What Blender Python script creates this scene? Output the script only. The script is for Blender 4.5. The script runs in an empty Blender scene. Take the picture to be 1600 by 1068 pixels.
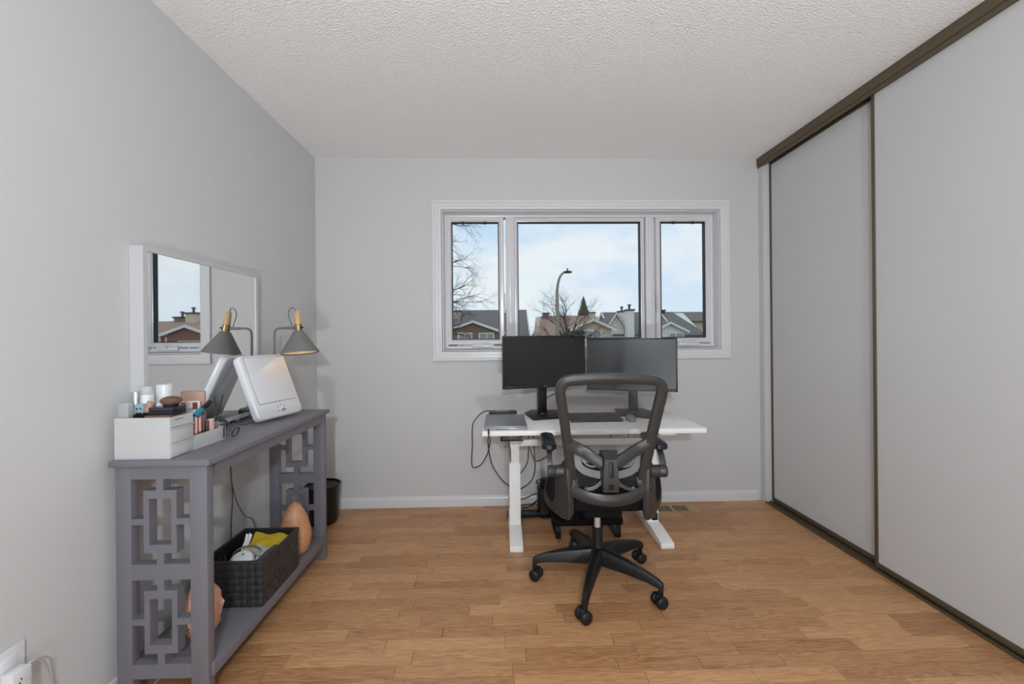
import bpy, bmesh, math, random
from mathutils import Vector, Matrix
R = random.Random(7)
PI = math.pi
scene = bpy.context.scene
C = scene.collection

# ------------------------------------------------------------------ camera
F_PX, YAW, HZ, ROLL, EYE = 639.18, 0.0278, 525.987, -0.0094, 1.1835
D, XL, XR, HC = 2.8844, -1.2806, 1.858, 2.44        # window wall, left wall, closet face, ceiling
cd = bpy.data.cameras.new('camera')
cam = bpy.data.objects.new('camera', cd); C.objects.link(cam)
cd.sensor_width = 36; cd.lens = F_PX / 1600 * 36
cd.shift_y = -(534 - HZ) / 1600
cd.clip_start = 0.02; cd.clip_end = 400
cam.location = (0, 0, EYE)
cam.matrix_world = (Matrix.Translation((0, 0, EYE)) @ Matrix.Rotation(-YAW, 4, 'Z') @
                    Matrix.Rotation(PI / 2, 4, 'X') @ Matrix.Rotation(ROLL, 4, 'Z'))
scene.camera = cam

def ray(px, py):
    u, v = px - 800, py - HZ
    cr, sr = math.cos(ROLL), math.sin(ROLL)
    x = (u * cr + v * sr) / F_PX; z = -(-u * sr + v * cr) / F_PX
    c, s = math.cos(YAW), math.sin(YAW)
    return Vector((x * c + s, -x * s + c, z))
def at(px, py, Y):
    d = ray(px, py); return Vector((0, 0, EYE)) + d * (Y / d.y)

# ------------------------------------------------------------------ world, exposure
vs = scene.view_settings
vs.view_transform = 'Standard'; vs.look = 'None'; vs.gamma = 1; vs.exposure = 0.0
vs.use_curve_mapping = False
scene.cycles.max_bounces = 10; scene.cycles.diffuse_bounces = 7
scene.cycles.glossy_bounces = 5; scene.cycles.transparent_max_bounces = 24
scene.cycles.sample_clamp_indirect = 4.0

w = bpy.data.worlds.new('sky'); scene.world = w; w.use_nodes = True
nt = w.node_tree; nt.nodes.clear()
def N(nt, t, **k):
    n = nt.nodes.new(t)
    for a, b in k.items(): setattr(n, a, b)
    return n
tc = N(nt, 'ShaderNodeTexCoord')
sep = N(nt, 'ShaderNodeSeparateXYZ'); nt.links.new(tc.outputs['Generated'], sep.inputs[0])
mp = N(nt, 'ShaderNodeMapping'); mp.inputs['Scale'].default_value = (1.0, 1.0, 2.6)
mp.inputs['Location'].default_value = (1.3, 0.7, 0.2)
nt.links.new(tc.outputs['Generated'], mp.inputs[0])
nz = N(nt, 'ShaderNodeTexNoise'); nz.inputs['Scale'].default_value = 3.4
nz.inputs['Detail'].default_value = 7; nz.inputs['Roughness'].default_value = 0.55
nt.links.new(mp.outputs[0], nz.inputs['Vector'])
cr_ = N(nt, 'ShaderNodeValToRGB')
cr_.color_ramp.elements[0].position = 0.36; cr_.color_ramp.elements[1].position = 0.57
nt.links.new(nz.outputs['Fac'], cr_.inputs[0])
zr = N(nt, 'ShaderNodeValToRGB')
e = zr.color_ramp.elements
e[0].position = 0.0; e[0].color = (0.74, 0.85, 0.97, 1)
e[1].position = 0.45; e[1].color = (0.46, 0.68, 0.98, 1)
nt.links.new(sep.outputs['Z'], zr.inputs[0])
mix = N(nt, 'ShaderNodeMixRGB'); mix.inputs[2].default_value = (0.87, 0.92, 0.97, 1)
nt.links.new(cr_.outputs[0], mix.inputs[0]); nt.links.new(zr.outputs[0], mix.inputs[1])
bg = N(nt, 'ShaderNodeBackground'); bg.inputs['Strength'].default_value = 1.0
nt.links.new(mix.outputs[0], bg.inputs[0])
wo = N(nt, 'ShaderNodeOutputWorld'); nt.links.new(bg.outputs[0], wo.inputs[0])

FLASH_W, UPFILL_W = 108.0, 212.0       # added lights behind the camera, in place of direct and bounced flash
FILL_C = (0.848, 0.935, 1.0)

# ------------------------------------------------------------------ materials
def col(r, g, b):
    f = lambda c: ((c / 255 + 0.055) / 1.055) ** 2.4 if c > 10 else c / 255 / 12.92
    return (f(r), f(g), f(b), 1)
MATS = {}
def mat(name, c, rough=0.5, metal=0.0, var=0.06, scale=40, bump=0.0, bscale=200, stretch=(1, 1, 1), spec=0.5, emit=None, coat=0):
    if name in MATS: return MATS[name]
    m = bpy.data.materials.new(name); m.use_nodes = True
    nt = m.node_tree; p = nt.nodes['Principled BSDF']
    p.inputs['Roughness'].default_value = rough; p.inputs['Metallic'].default_value = metal
    p.inputs['Specular IOR Level'].default_value = spec
    if coat: p.inputs['Coat Weight'].default_value = coat
    tc = N(nt, 'ShaderNodeTexCoord'); mp = N(nt, 'ShaderNodeMapping')
    mp.inputs['Scale'].default_value = stretch
    nt.links.new(tc.outputs['Object'], mp.inputs[0])
    nz = N(nt, 'ShaderNodeTexNoise'); nz.inputs['Scale'].default_value = scale; nz.inputs['Detail'].default_value = 4
    nt.links.new(mp.outputs[0], nz.inputs['Vector'])
    mx = N(nt, 'ShaderNodeMixRGB')
    mx.inputs[1].default_value = tuple(max(0, x * (1 - var)) for x in c[:3]) + (1,)
    mx.inputs[2].default_value = tuple(min(1, x * (1 + var)) for x in c[:3]) + (1,)
    nt.links.new(nz.outputs['Fac'], mx.inputs[0]); nt.links.new(mx.outputs[0], p.inputs['Base Color'])
    if bump:
        n2 = N(nt, 'ShaderNodeTexNoise'); n2.inputs['Scale'].default_value = bscale; n2.inputs['Detail'].default_value = 3
        nt.links.new(mp.outputs[0], n2.inputs['Vector'])
        b = N(nt, 'ShaderNodeBump'); b.inputs['Strength'].default_value = bump; b.inputs['Distance'].default_value = 0.01
        nt.links.new(n2.outputs['Fac'], b.inputs['Height']); nt.links.new(b.outputs[0], p.inputs['Normal'])
    if emit:
        p.inputs['Emission Color'].default_value = emit[0]; p.inputs['Emission Strength'].default_value = emit[1]
    MATS[name] = m; return m

M_wall = mat('wall_paint', (0.585, 0.585, 0.588, 1), 0.6, var=0.012, scale=3, bump=0.05, bscale=90, spec=0.3)
M_ceil = mat('stipple_ceiling', (0.91, 0.91, 0.91, 1), 0.9, var=0.03, scale=120, bump=0.65, bscale=120, spec=0.1)
M_mframe = mat('mirror_frame_white', (0.52, 0.52, 0.525, 1), 0.4, var=0.01, scale=8)
M_org = mat('organizer_white', (0.52, 0.52, 0.52, 1), 0.3, var=0.01, scale=8)
M_trim = mat('white_trim', (0.68, 0.68, 0.69, 1), 0.28, var=0.01, scale=8)
M_vinyl = mat('white_vinyl', (0.68, 0.68, 0.70, 1), 0.22, var=0.01, scale=8)
M_door = mat('closet_panel', (0.575, 0.573, 0.575, 1), 0.5, var=0.012, scale=2, spec=0.3)
M_bronze = mat('bronze_metal', col(98, 86, 68), 0.45, 0.35, var=0.12, scale=30)
M_cons = mat('grey_lacquer', col(110, 108, 115), 0.42, var=0.03, scale=12)
M_white = mat('white_plastic', col(220, 220, 223), 0.25, var=0.01)
M_desk = mat('white_desk', col(243, 242, 240), 0.4, var=0.015)
M_black = mat('black_plastic', col(22, 22, 23), 0.38, var=0.08, spec=0.4)
M_gblack = mat('graphite_plastic', col(50, 49, 49), 0.33, var=0.06, bump=0.06, bscale=500)
M_fab = mat('black_fabric', col(24, 24, 26), 0.9, var=0.25, scale=300, bump=0.4, bscale=500, spec=0.15)
M_meshf = mat('mesh_strand', col(72, 70, 70), 0.6, var=0.1)
M_grey = mat('grey_plastic', col(120, 120, 121), 0.4, var=0.04)
M_chrome = mat('chrome', col(214, 214, 216), 0.28, 1.0, var=0.02)
M_brass = mat('brass', col(160, 138, 100), 0.3, 1.0, var=0.08)
M_lampg = mat('lamp_grey', col(112, 111, 108), 0.5, var=0.03)
M_lampin = mat('lamp_inside', col(240, 225, 190), 0.6, var=0.02)
M_bulb = mat('warm_bulb', col(255, 220, 150), 0.5, emit=((1.0, 0.74, 0.38, 1), 4.5))
M_screen = mat('matte_screen', col(18, 18, 20), 0.33, var=0.02, spec=0.5)
M_silver = mat('silver_metal', col(150, 150, 152), 0.35, 0.7, var=0.03)
M_cord = mat('black_cord', col(22, 22, 24), 0.5, var=0.1)
M_gcord = mat('grey_cord', col(88, 88, 90), 0.5, var=0.1)
M_mirror = mat('mirror_silver', (0.88, 0.89, 0.89, 1), 0.015, 1.0, var=0.0)
M_gasket = mat('black_gasket', col(32, 32, 34), 0.5, var=0.05)

def glass_mat():
    m = bpy.data.materials.new('window_glass'); m.use_nodes = True; nt = m.node_tree; nt.nodes.clear()
    o = N(nt, 'ShaderNodeOutputMaterial'); mx = N(nt, 'ShaderNodeMixShader')
    t = N(nt, 'ShaderNodeBsdfTransparent'); g = N(nt, 'ShaderNodeBsdfGlossy'); g.inputs['Roughness'].default_value = 0.02
    t.inputs[0].default_value = (0.97, 0.985, 0.98, 1)
    fr = N(nt, 'ShaderNodeFresnel'); fr.inputs[0].default_value = 1.18
    nt.links.new(fr.outputs[0], mx.inputs[0]); nt.links.new(t.outputs[0], mx.inputs[1]); nt.links.new(g.outputs[0], mx.inputs[2])
    nt.links.new(mx.outputs[0], o.inputs[0]); return m
M_glass = glass_mat()
def bottle_glass(name, c, fac=0.35):
    m = bpy.data.materials.new(name); m.use_nodes = True; nt = m.node_tree; p = nt.nodes['Principled BSDF']
    p.inputs['Base Color'].default_value = c; p.inputs['Roughness'].default_value = 0.08
    tr = N(nt, 'ShaderNodeBsdfTransparent'); mx = N(nt, 'ShaderNodeMixShader')
    nz = N(nt, 'ShaderNodeTexNoise'); nz.inputs['Scale'].default_value = 90
    mr = N(nt, 'ShaderNodeMapRange'); mr.inputs[3].default_value = fac * 0.6; mr.inputs[4].default_value = fac * 1.4
    nt.links.new(nz.outputs[0], mr.inputs[0]); nt.links.new(mr.outputs[0], mx.inputs[0])
    nt.links.new(tr.outputs[0], mx.inputs[1]); nt.links.new(p.outputs[0], mx.inputs[2])
    nt.links.new(mx.outputs[0], nt.nodes['Material Output'].inputs[0]); return m
M_clear = bottle_glass('clear_bottle', col(200, 205, 208), 0.45)
M_blueb = bottle_glass('pale_blue_bottle', col(165, 195, 205), 0.7)

def wood_mat(name, dark, light, attr=None, along=(1, 1, 1), rough=0.4, gscale=7.0):
    """wood: per-piece tone from the face attribute, grain lines stretched along the board"""
    m = bpy.data.materials.new(name); m.use_nodes = True; nt = m.node_tree; p = nt.nodes['Principled BSDF']
    p.inputs['Roughness'].default_value = rough; p.inputs['Specular IOR Level'].default_value = 0.4
    tc = N(nt, 'ShaderNodeTexCoord'); mp = N(nt, 'ShaderNodeMapping'); mp.inputs['Scale'].default_value = along
    L = nt.links.new
    vec = tc.outputs['Object']
    if attr:
        at_ = N(nt, 'ShaderNodeAttribute', attribute_name=attr)
        mu = N(nt, 'ShaderNodeMath', operation='MULTIPLY'); mu.inputs[1].default_value = 37.0
        L(at_.outputs['Fac'], mu.inputs[0])
        ad = N(nt, 'ShaderNodeVectorMath', operation='ADD'); L(vec, ad.inputs[0])
        cx = N(nt, 'ShaderNodeCombineXYZ'); L(mu.outputs[0], cx.inputs[0]); L(mu.outputs[0], cx.inputs[1]); L(mu.outputs[0], cx.inputs[2])
        L(cx.outputs[0], ad.inputs[1]); vec = ad.outputs[0]
    L(vec, mp.inputs[0])
    n1 = N(nt, 'ShaderNodeTexNoise'); n1.inputs['Scale'].default_value = gscale; n1.inputs['Detail'].default_value = 6
    n1.inputs['Distortion'].default_value = 1.4; L(mp.outputs[0], n1.inputs['Vector'])
    n2 = N(nt, 'ShaderNodeTexNoise'); n2.inputs['Scale'].default_value = gscale * 6; n2.inputs['Detail'].default_value = 3
    L(mp.outputs[0], n2.inputs['Vector'])
    wv = N(nt, 'ShaderNodeMath', operation='SINE'); m3 = N(nt, 'ShaderNodeMath', operation='MULTIPLY'); m3.inputs[1].default_value = 46
    L(n1.outputs['Fac'], m3.inputs[0]); L(m3.outputs[0], wv.inputs[0])
    a1 = N(nt, 'ShaderNodeMath', operation='MULTIPLY_ADD'); a1.inputs[1].default_value = 0.15; L(wv.outputs[0], a1.inputs[0])
    a2 = N(nt, 'ShaderNodeMath', operation='MULTIPLY_ADD'); a2.inputs[1].default_value = 0.62; a2.inputs[2].default_value = 0.06
    L(n2.outputs['Fac'], a2.inputs[0])
    if attr:
        a3 = N(nt, 'ShaderNodeMath', operation='MULTIPLY_ADD'); a3.inputs[1].default_value = 0.31
        L(at_.outputs['Fac'], a3.inputs[0]); L(a2.outputs[0], a3.inputs[2]); L(a3.outputs[0], a1.inputs[2])
    else:
        a2.inputs[2].default_value = 0.2; L(a2.outputs[0], a1.inputs[2])
    rp = N(nt, 'ShaderNodeValToRGB'); rp.color_ramp.elements[0].color = dark; rp.color_ramp.elements[1].color = light
    rp.color_ramp.elements[0].position = 0.08; rp.color_ramp.elements[1].position = 0.95
    L(a1.outputs[0], rp.inputs[0]); L(rp.outputs[0], p.inputs['Base Color'])
    return m
M_floor = wood_mat('laminate_oak', col(136, 88, 55), col(214, 166, 118), 'tone', (0.8, 15, 1), 0.33, 3.0)
M_lwood = wood_mat('pale_beech', col(184, 146, 104), col(214, 178, 136), None, (12, 12, 2), 0.5, 5)
M_egg = wood_mat('birch_wood', col(176, 122, 84), col(206, 156, 116), None, (10, 10, 1.5), 0.45, 4)

# ------------------------------------------------------------------ mesh helpers
class MB:
    def __init__(s): s.v = []; s.f = []
    def add(s, vs, fs):
        o = len(s.v); s.v += [Vector(a) for a in vs]; s.f += [tuple(i + o for i in f) for f in fs]; return s
    def box(s, a, b, M=None):
        x0, y0, z0 = a; x1, y1, z1 = b
        vs = [Vector(p) for p in ((x0,y0,z0),(x1,y0,z0),(x1,y1,z0),(x0,y1,z0),(x0,y0,z1),(x1,y0,z1),(x1,y1,z1),(x0,y1,z1))]
        if M: vs = [M @ p for p in vs]
        return s.add(vs, [(0,3,2,1),(4,5,6,7),(0,1,5,4),(1,2,6,5),(2,3,7,6),(3,0,4,7)])
    def cbox(s, c, d, M=None):
        return s.box([c[i] - d[i] / 2 for i in range(3)], [c[i] + d[i] / 2 for i in range(3)], M)
    def loft(s, rings, caps=True, closed=False):
        n = len(rings[0]); o = len(s.v)
        for r in rings: s.v += [Vector(p) for p in r]
        k = len(rings)
        for i in range(k if closed else k - 1):
            a, b = o + i * n, o + ((i + 1) % k) * n
            for j in range(n): s.f.append((a + j, a + (j + 1) % n, b + (j + 1) % n, b + j))
        if caps and not closed:
            s.f.append(tuple(o + j for j in reversed(range(n)))); s.f.append(tuple(o + (k - 1) * n + j for j in range(n)))
        return s
    def lathe(s, prof, c=(0, 0, 0), n=24, M=None):
        rings = [[Vector((c[0] + r * math.cos(2*PI*j/n), c[1] + r * math.sin(2*PI*j/n), c[2] + z)) for j in range(n)] for r, z in prof]
        if M: rings = [[M @ p for p in r] for r in rings]
        return s.loft(rings)
    def cyl(s, p0, p1, r0, r1=None, n=16):
        r1 = r0 if r1 is None else r1
        p0, p1 = Vector(p0), Vector(p1); d = (p1 - p0).normalized()
        u = d.orthogonal().normalized(); v = d.cross(u)
        f = lambda p, r: [p + (u * math.cos(2*PI*j/n) + v * math.sin(2*PI*j/n)) * r for j in range(n)]
        return s.loft([f(p0, r0), f(p1, r1)])
    def tube(s, pts, r, n=8, sec=None, closed=False, up=None):
        """sweep; sec = list of (a,b) offsets for the section (a along 'up', b across), r number or list"""
        pts = [Vector(p) for p in pts]; k = len(pts); rings = []; prev = None
        for i, p in enumerate(pts):
            if closed: t = pts[(i + 1) % k] - pts[i - 1]
            else: t = pts[min(i + 1, k - 1)] - pts[max(i - 1, 0)]
            if t.length < 1e-9: t = Vector((0, 0, 1))
            t.normalize()
            if up is not None: u = Vector(up) - t * Vector(up).dot(t)
            elif prev is None: u = t.orthogonal()
            else: u = prev - t * prev.dot(t)
            u.normalize(); prev = u; v = t.cross(u)
            rr = r[i] if isinstance(r, (list, tuple)) else r
            if sec: rings.append([p + (u * a + v * b) * rr for a, b in sec])
            else: rings.append([p + (u * math.cos(2*PI*j/n) + v * math.sin(2*PI*j/n)) * rr for j in range(n)])
        return s.loft(rings, True, closed)
    def prism(s, poly, axis, a, b, M=None):
        """poly 2D outline extruded along axis ('x','y','z') from a to b"""
        def P(q, t):
            p = {'x': (t, q[0], q[1]), 'y': (q[0], t, q[1]), 'z': (q[0], q[1], t)}[axis]
            return M @ Vector(p) if M else Vector(p)
        return s.loft([[P(q, a) for q in poly], [P(q, b) for q in poly]])
    def sphere(s, c, r, n=16, sc=(1, 1, 1), fn=None):
        rings = []
        for i in range(n // 2 + 1):
            th = PI * i / (n // 2); rr = max(math.sin(th), 1e-3)
            ring = [Vector((math.cos(2*PI*j/n) * rr * sc[0], math.sin(2*PI*j/n) * rr * sc[1], -math.cos(th) * sc[2])) for j in range(n)]
            if fn: ring = [fn(p) for p in ring]
            rings.append([Vector(c) + p * r for p in ring])
        return s.loft(rings)
    def build(s, name, m, parent=None, smooth=False, bevel=0, seg=2, ang=35, org=None, sub=0):
        me = bpy.data.meshes.new(name)
        vs = s.v if org is None else [p - Vector(org) for p in s.v]
        me.from_pydata([tuple(p) for p in vs], [], s.f); me.validate()
        bm = bmesh.new(); bm.from_mesh(me)
        bmesh.ops.recalc_face_normals(bm, faces=bm.faces)
        if bevel:
            ed = [e for e in bm.edges if len(e.link_faces) == 2 and e.calc_face_angle(0) > math.radians(28)]
            bmesh.ops.bevel(bm, geom=ed, offset=bevel, segments=seg, affect='EDGES', profile=0.5, clamp_overlap=True)
        bm.to_mesh(me); bm.free()
        if smooth or bevel:
            me.shade_smooth(); me.set_sharp_from_angle(angle=math.radians(ang))
        me.materials.append(m)
        o = bpy.data.objects.new(name, me); C.objects.link(o)
        if parent is not None: o.parent = parent
        elif org is not None: o.location = org
        if sub:
            md = o.modifiers.new('subdivision', 'SUBSURF'); md.levels = sub; md.render_levels = sub
        return o
def tag(o, label, cat=None, group=None, kind=None):
    o['label'] = label
    if cat: o['category'] = cat
    if group: o['group'] = group
    if kind: o['kind'] = kind
    return o
def thing(name, label, cat, loc=(0, 0, 0), rz=0, group=None, kind=None):
    o = bpy.data.objects.new(name, None); C.objects.link(o); o.empty_display_size = 0.05
    o.location = loc; o.rotation_euler = (0, 0, rz)
    return tag(o, label, cat, group, kind)
def rrect(x0, x1, y0, y1, r, n=5):
    out = []
    for cx, cy, a in ((x1 - r, y1 - r, 0), (x0 + r, y1 - r, 90), (x0 + r, y0 + r, 180), (x1 - r, y0 + r, 270)):
        for i in range(n + 1):
            t = math.radians(a + 90 * i / n); out.append((cx + r * math.cos(t), cy + r * math.sin(t)))
    return out
def bez(pts, n=8):
    """Catmull-Rom through points"""
    P = [Vector(p) for p in pts]; P = [P[0] * 2 - P[1]] + P + [P[-1] * 2 - P[-2]]; out = []
    for i in range(1, len(P) - 2):
        for k in range(n):
            t = k / n; a, b, c, d = P[i-1], P[i], P[i+1], P[i+2]
            out.append(0.5 * ((2*b) + (c - a)*t + (2*a - 5*b + 4*c - d)*t*t + (3*b - a - 3*c + d)*t**3))
    out.append(P[-2]); return out

# ------------------------------------------------------------------ the room
YB = -2.60                                     # wall behind the camera
fl = MB().box((XL - .12, YB - .1, -.12), (XR + .75, D + .12, -.006)).build('floor', mat('subfloor', col(70, 45, 30), 0.8))
tag(fl, 'warm oak laminate strip floor', 'floor', kind='structure')
SW = 0.0632
def plank_obj(x0, x1, y0, y1, tone, name='plank', parent=fl):
    g = 0.0006; b = MB(); e = 0.0012
    b.add([(x0+g,y0+g,-.006),(x1-g,y0+g,-.006),(x1-g,y1-g,-.006),(x0+g,y1-g,-.006),
           (x0+g,y0+g,-e/2),(x1-g,y0+g,-e/2),(x1-g,y1-g,-e/2),(x0+g,y1-g,-e/2),
           (x0+g+e,y0+g+e,0),(x1-g-e,y0+g+e,0),(x1-g-e,y1-g-e,0),(x0+g+e,y1-g-e,0)],
          [(0,1,5,4),(1,2,6,5),(2,3,7,6),(3,0,4,7),(4,5,9,8),(5,6,10,9),(6,7,11,10),(7,4,8,11),(8,9,10,11)])
    return b
rest = MB(); rest_t = []
def set_tone(o, vals):
    a = o.data.attributes.new('tone', 'FLOAT', 'FACE')
    a.data.foreach_set('value', vals)
y = D; row = 0
while y > YB:
    y0 = max(y - SW, YB); x = XL - R.uniform(0, .38)
    while x < XR + .06:
        L = R.choice((.30, .38, .42, .46)); x1 = x + L
        a, b_ = max(x, XL), min(x1, XR + .06); t = R.random()
        if b_ - a > .012:
            pm = plank_obj(a, b_, y0, y, t)
            if y > 1.28:
                o = pm.build('plank', M_floor, fl); set_tone(o, [t] * len(o.data.polygons))
            else:
                rest.add(pm.v, pm.f); rest_t += [t] * len(pm.f)
        x = x1
    y = y0; row += 1
o = rest.build('plank_field', M_floor, fl); o['kind'] = 'stuff'; set_tone(o, (rest_t + [0.5] * 9999)[:len(o.data.polygons)])

cl = MB().box((XL - .12, YB - .1, HC), (XR + .75, D + .12, HC + .12)).build('ceiling', M_ceil)
tag(cl, 'white stippled ceiling', 'ceiling', kind='structure')
o = MB().box((XL - .12, YB - .1, -.12), (XL, D + .12, HC)).build('wall_left', M_wall); tag(o, 'light grey painted wall carrying the mirror', 'wall', kind='structure')
WX0, WX1, WZ0, WZ1 = -.409, 1.576, 1.084, 2.080
b = MB()
b.box((XL, D, -.12), (WX0, D + .14, HC)); b.box((WX1, D, -.12), (XR + .75, D + .14, HC))
b.box((WX0, D, -.12), (WX1, D + .14, WZ0)); b.box((WX0, D, WZ1), (WX1, D + .14, HC))
o = b.build('wall_back', M_wall); tag(o, 'light grey wall around the window', 'wall', kind='structure')
o = MB().box((XL - .12, YB - .1, 0), (XR + .75, YB, HC)).build('wall_front', M_wall); tag(o, 'light grey wall opposite the window', 'wall', kind='structure')
b = MB(); b.box((XR - .002, D - .052, 0), (XR + .1, D, HC)); b.box((XR - .002, YB, 0), (XR + .1, -.55, HC))
b.box((XR + .65, YB, -.1), (XR + .75, D, HC))
o = b.build('wall_right', M_wall); tag(o, 'light grey wall framing the closet opening', 'wall', kind='structure')
# baseboards: profiled
def baseboard(name, p0, p1, nrm, label):
    p0, p1, n = Vector(p0), Vector(p1), Vector(nrm)
    prof = [(0, 0), (.012, 0), (.012, .012), (.011, .052), (.008, .060), (.008, .066), (.004, .072), (0, .072)]
    o = MB().loft([[p + n * a + Vector((0, 0, z)) for a, z in prof] for p in (p0, p1)]).build(name, M_trim)
    return tag(o, label, 'baseboard', kind='structure')
baseboard('baseboard_back', (XL, D, 0), (1.829, D, 0), (0, -1, 0), 'white baseboard under the window')
baseboard('baseboard_left', (XL, YB, 0), (XL, D - .013, 0), (1, 0, 0), 'white baseboard along the mirror wall')

# ------------------------------------------------------------------ closet
def sliding_door(name, x, y0, y1, label):
    r = thing(name, label, 'closet door', (x, y0, 0), kind='structure')
    o = (x, y0, 0); z0, z1 = .016, 2.392; sw = .016
    MB().box((x, y0 + sw, z0 + .028), (x + .014, y1 - sw, z1 - .02)).build('panel', M_door, r, org=o)
    for a in (y0, y1 - sw):
        MB().box((x - .006, a, z0), (x + .020, a + sw, z1)).build('stile', M_bronze, r, org=o, bevel=.002)
    MB().box((x - .004, y0 + sw, z0), (x + .018, y1 - sw, z0 + .028)).build('bottom_rail', M_bronze, r, org=o, bevel=.002)
    MB().box((x - .004, y0 + sw, z1 - .02), (x + .018, y1 - sw, z1)).build('top_rail', M_bronze, r, org=o, bevel=.002)
    return r
sliding_door('door_1', XR + .048, 1.93, D - .054, 'grey sliding closet door next to the window wall')
sliding_door('door_2', XR + .012, .62, 2.0, 'wide grey sliding closet door nearest the camera')
sliding_door('door_3', XR + .048, -.54, .70, 'grey sliding closet door behind the camera')
b = MB().prism([(XR - .014, HC), (XR - .014, HC - .05), (XR - .008, HC - .052), (XR - .008, HC - .070), (XR + .004, HC - .070), (XR + .004, HC - .03), (XR + .085, HC - .03), (XR + .085, HC)], 'y', -.55, D - .003)
o = b.build('trim_1', M_bronze); tag(o, 'brown metal closet header track at the ceiling', 'trim', kind='structure')
b = MB().box((XR - .004, -.55, 0), (XR + .085, D - .052, .005))
for xx in (XR - .003, XR + .026, XR + .036, XR + .062): b.box((xx - .002, -.55, .004), (xx + .002, D - .053, .013))
o = b.build('trim_2', M_bronze); tag(o, 'brown metal closet floor track', 'trim', kind='structure')

# ------------------------------------------------------------------ window
cas = MB()
prof = [(0.067, 0), (0.067, .016), (.060, .019), (.046, .019), (.042, .014), (.026, .013), (.022, .009), (.006, .008), (0, .004), (0, 0)]  # (outward, proud)
def ring(x0, x1, z0, z1, prof, ysign=-1, y=D):
    """mitred frame swept round a rectangle"""
    rings = []
    for sx, sz in ((0, 0), (1, 0), (1, 1), (0, 1)):
        cx, cz = (x1 if sx else x0), (z1 if sz else z0); dx, dz = (1 if sx else -1), (1 if sz else -1)
        rings.append([(cx + dx * a, y + ysign * h, cz + dz * a) for a, h in prof])
    m = MB(); m.loft(rings, False, True); return m
o = ring(WX0, WX1, WZ0, WZ1, prof).build('trim_3', M_trim); tag(o, 'white moulded casing around the window', 'trim', kind='structure')
win = thing('window_1', 'white three-pane casement window', 'window', ((WX0 + WX1) / 2, D + .05, WZ0), kind='structure')
wo_ = win.location.copy()
ring(WX0 + .003, WX1 - .003, WZ0 + .003, WZ1 - .003, [(0, .13), (0, -.0), (-.006, -.0), (-.008, .13)], 1, D).build('jamb', M_vinyl, win, org=wo_)
FY = D + .075
# outer frame and mullions: stepped profile
ring(WX0 + .010, WX1 - .010, WZ0 + .012, WZ1 - .010, [(0, .06), (0, 0), (-.012, -.006), (-.022, -.002), (-.024, .06)], 1, FY).build('outer_frame', M_vinyl, win, org=wo_, bevel=.002)
panes = [(-.350, -.008), (.129, 1.031), (1.180, 1.513)]
PZ0, PZ1 = 1.166, 2.019
for k, (a, b_) in enumerate(((-.008, .129), (1.031, 1.180))):
    m = MB(); c = (a + b_) / 2 + (0.012 if k == 0 else -.012)
    m.box((c - .030, FY - .012, WZ0 + .03), (c + .030, FY + .06, WZ1 - .03)); m.box((c - .012, FY - .018, WZ0 + .03), (c + .012, FY, WZ1 - .03))
    m.build('mullion', M_vinyl, win, org=wo_, bevel=.003)
for k, (a, b_) in enumerate(panes):
    ow = .036 if k != 1 else .028
    name = 'casement_sash' if k != 1 else 'fixed_sash'
    pr = [(ow, .05), (ow, .002), (ow - .006, -.004), (.012, -.004), (.006, .004), (0, .006), (0, .05)]
    s = ring(a, b_, PZ0, PZ1, pr, 1, FY + .012).build(name, M_vinyl, win, org=wo_)
    g = MB().box((a - .002, FY + .040, PZ0 - .002), (b_ + .002, FY + .046, PZ1 + .002)).build('glass_pane', M_glass, s, org=wo_)
    ring(a, b_, PZ0, PZ1, [(.001, .034), (.001, .0), (-.006, .0), (-.006, .034)], 1, FY + .016).build('gasket', M_gasket, s, org=wo_)
    if k != 1:
        tx = [a + (.085 if k == 0 else .095), a + (.245 if k == 0 else .24)]
        for t in tx:
            ring(t - .009, t + .009, PZ1 - .016, PZ1 + .000, [(.002, .004), (.002, 0), (-.002, 0), (-.002, .004)], 1, FY + .012).build('screen_clip', M_gasket, s, org=wo_)
        # crank
        cx = (a + b_) / 2 + .05 if k == 0 else a + .19
        m = MB().box((cx - .075, FY - .024, WZ0 + .026), (cx + .075, FY - .004, WZ0 + .050))
        q = m.build('crank_cover', M_vinyl, win, org=wo_, bevel=.005)
        MB().tube(bez([(cx - .005, FY - .03, WZ0 + .044), (cx + .03, FY - .036, WZ0 + .056), (cx + .052, FY - .034, WZ0 + .054)]), .006).build('crank_handle', M_vinyl, q, org=wo_, smooth=True)
        lx = b_ + .038 if k == 0 else a - .034
        q = MB().box((lx - .008, FY - .012, 1.355), (lx + .008, FY + .01, 1.50)).build('latch_plate', M_vinyl, win, org=wo_, bevel=.003)
        MB().tube(bez([(lx, FY - .02, 1.37), (lx, FY - .03, 1.40), (lx, FY - .032, 1.44), (lx, FY - .022, 1.48)]), .006).build('latch_lever', M_vinyl, q, org=wo_, smooth=True)

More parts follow.
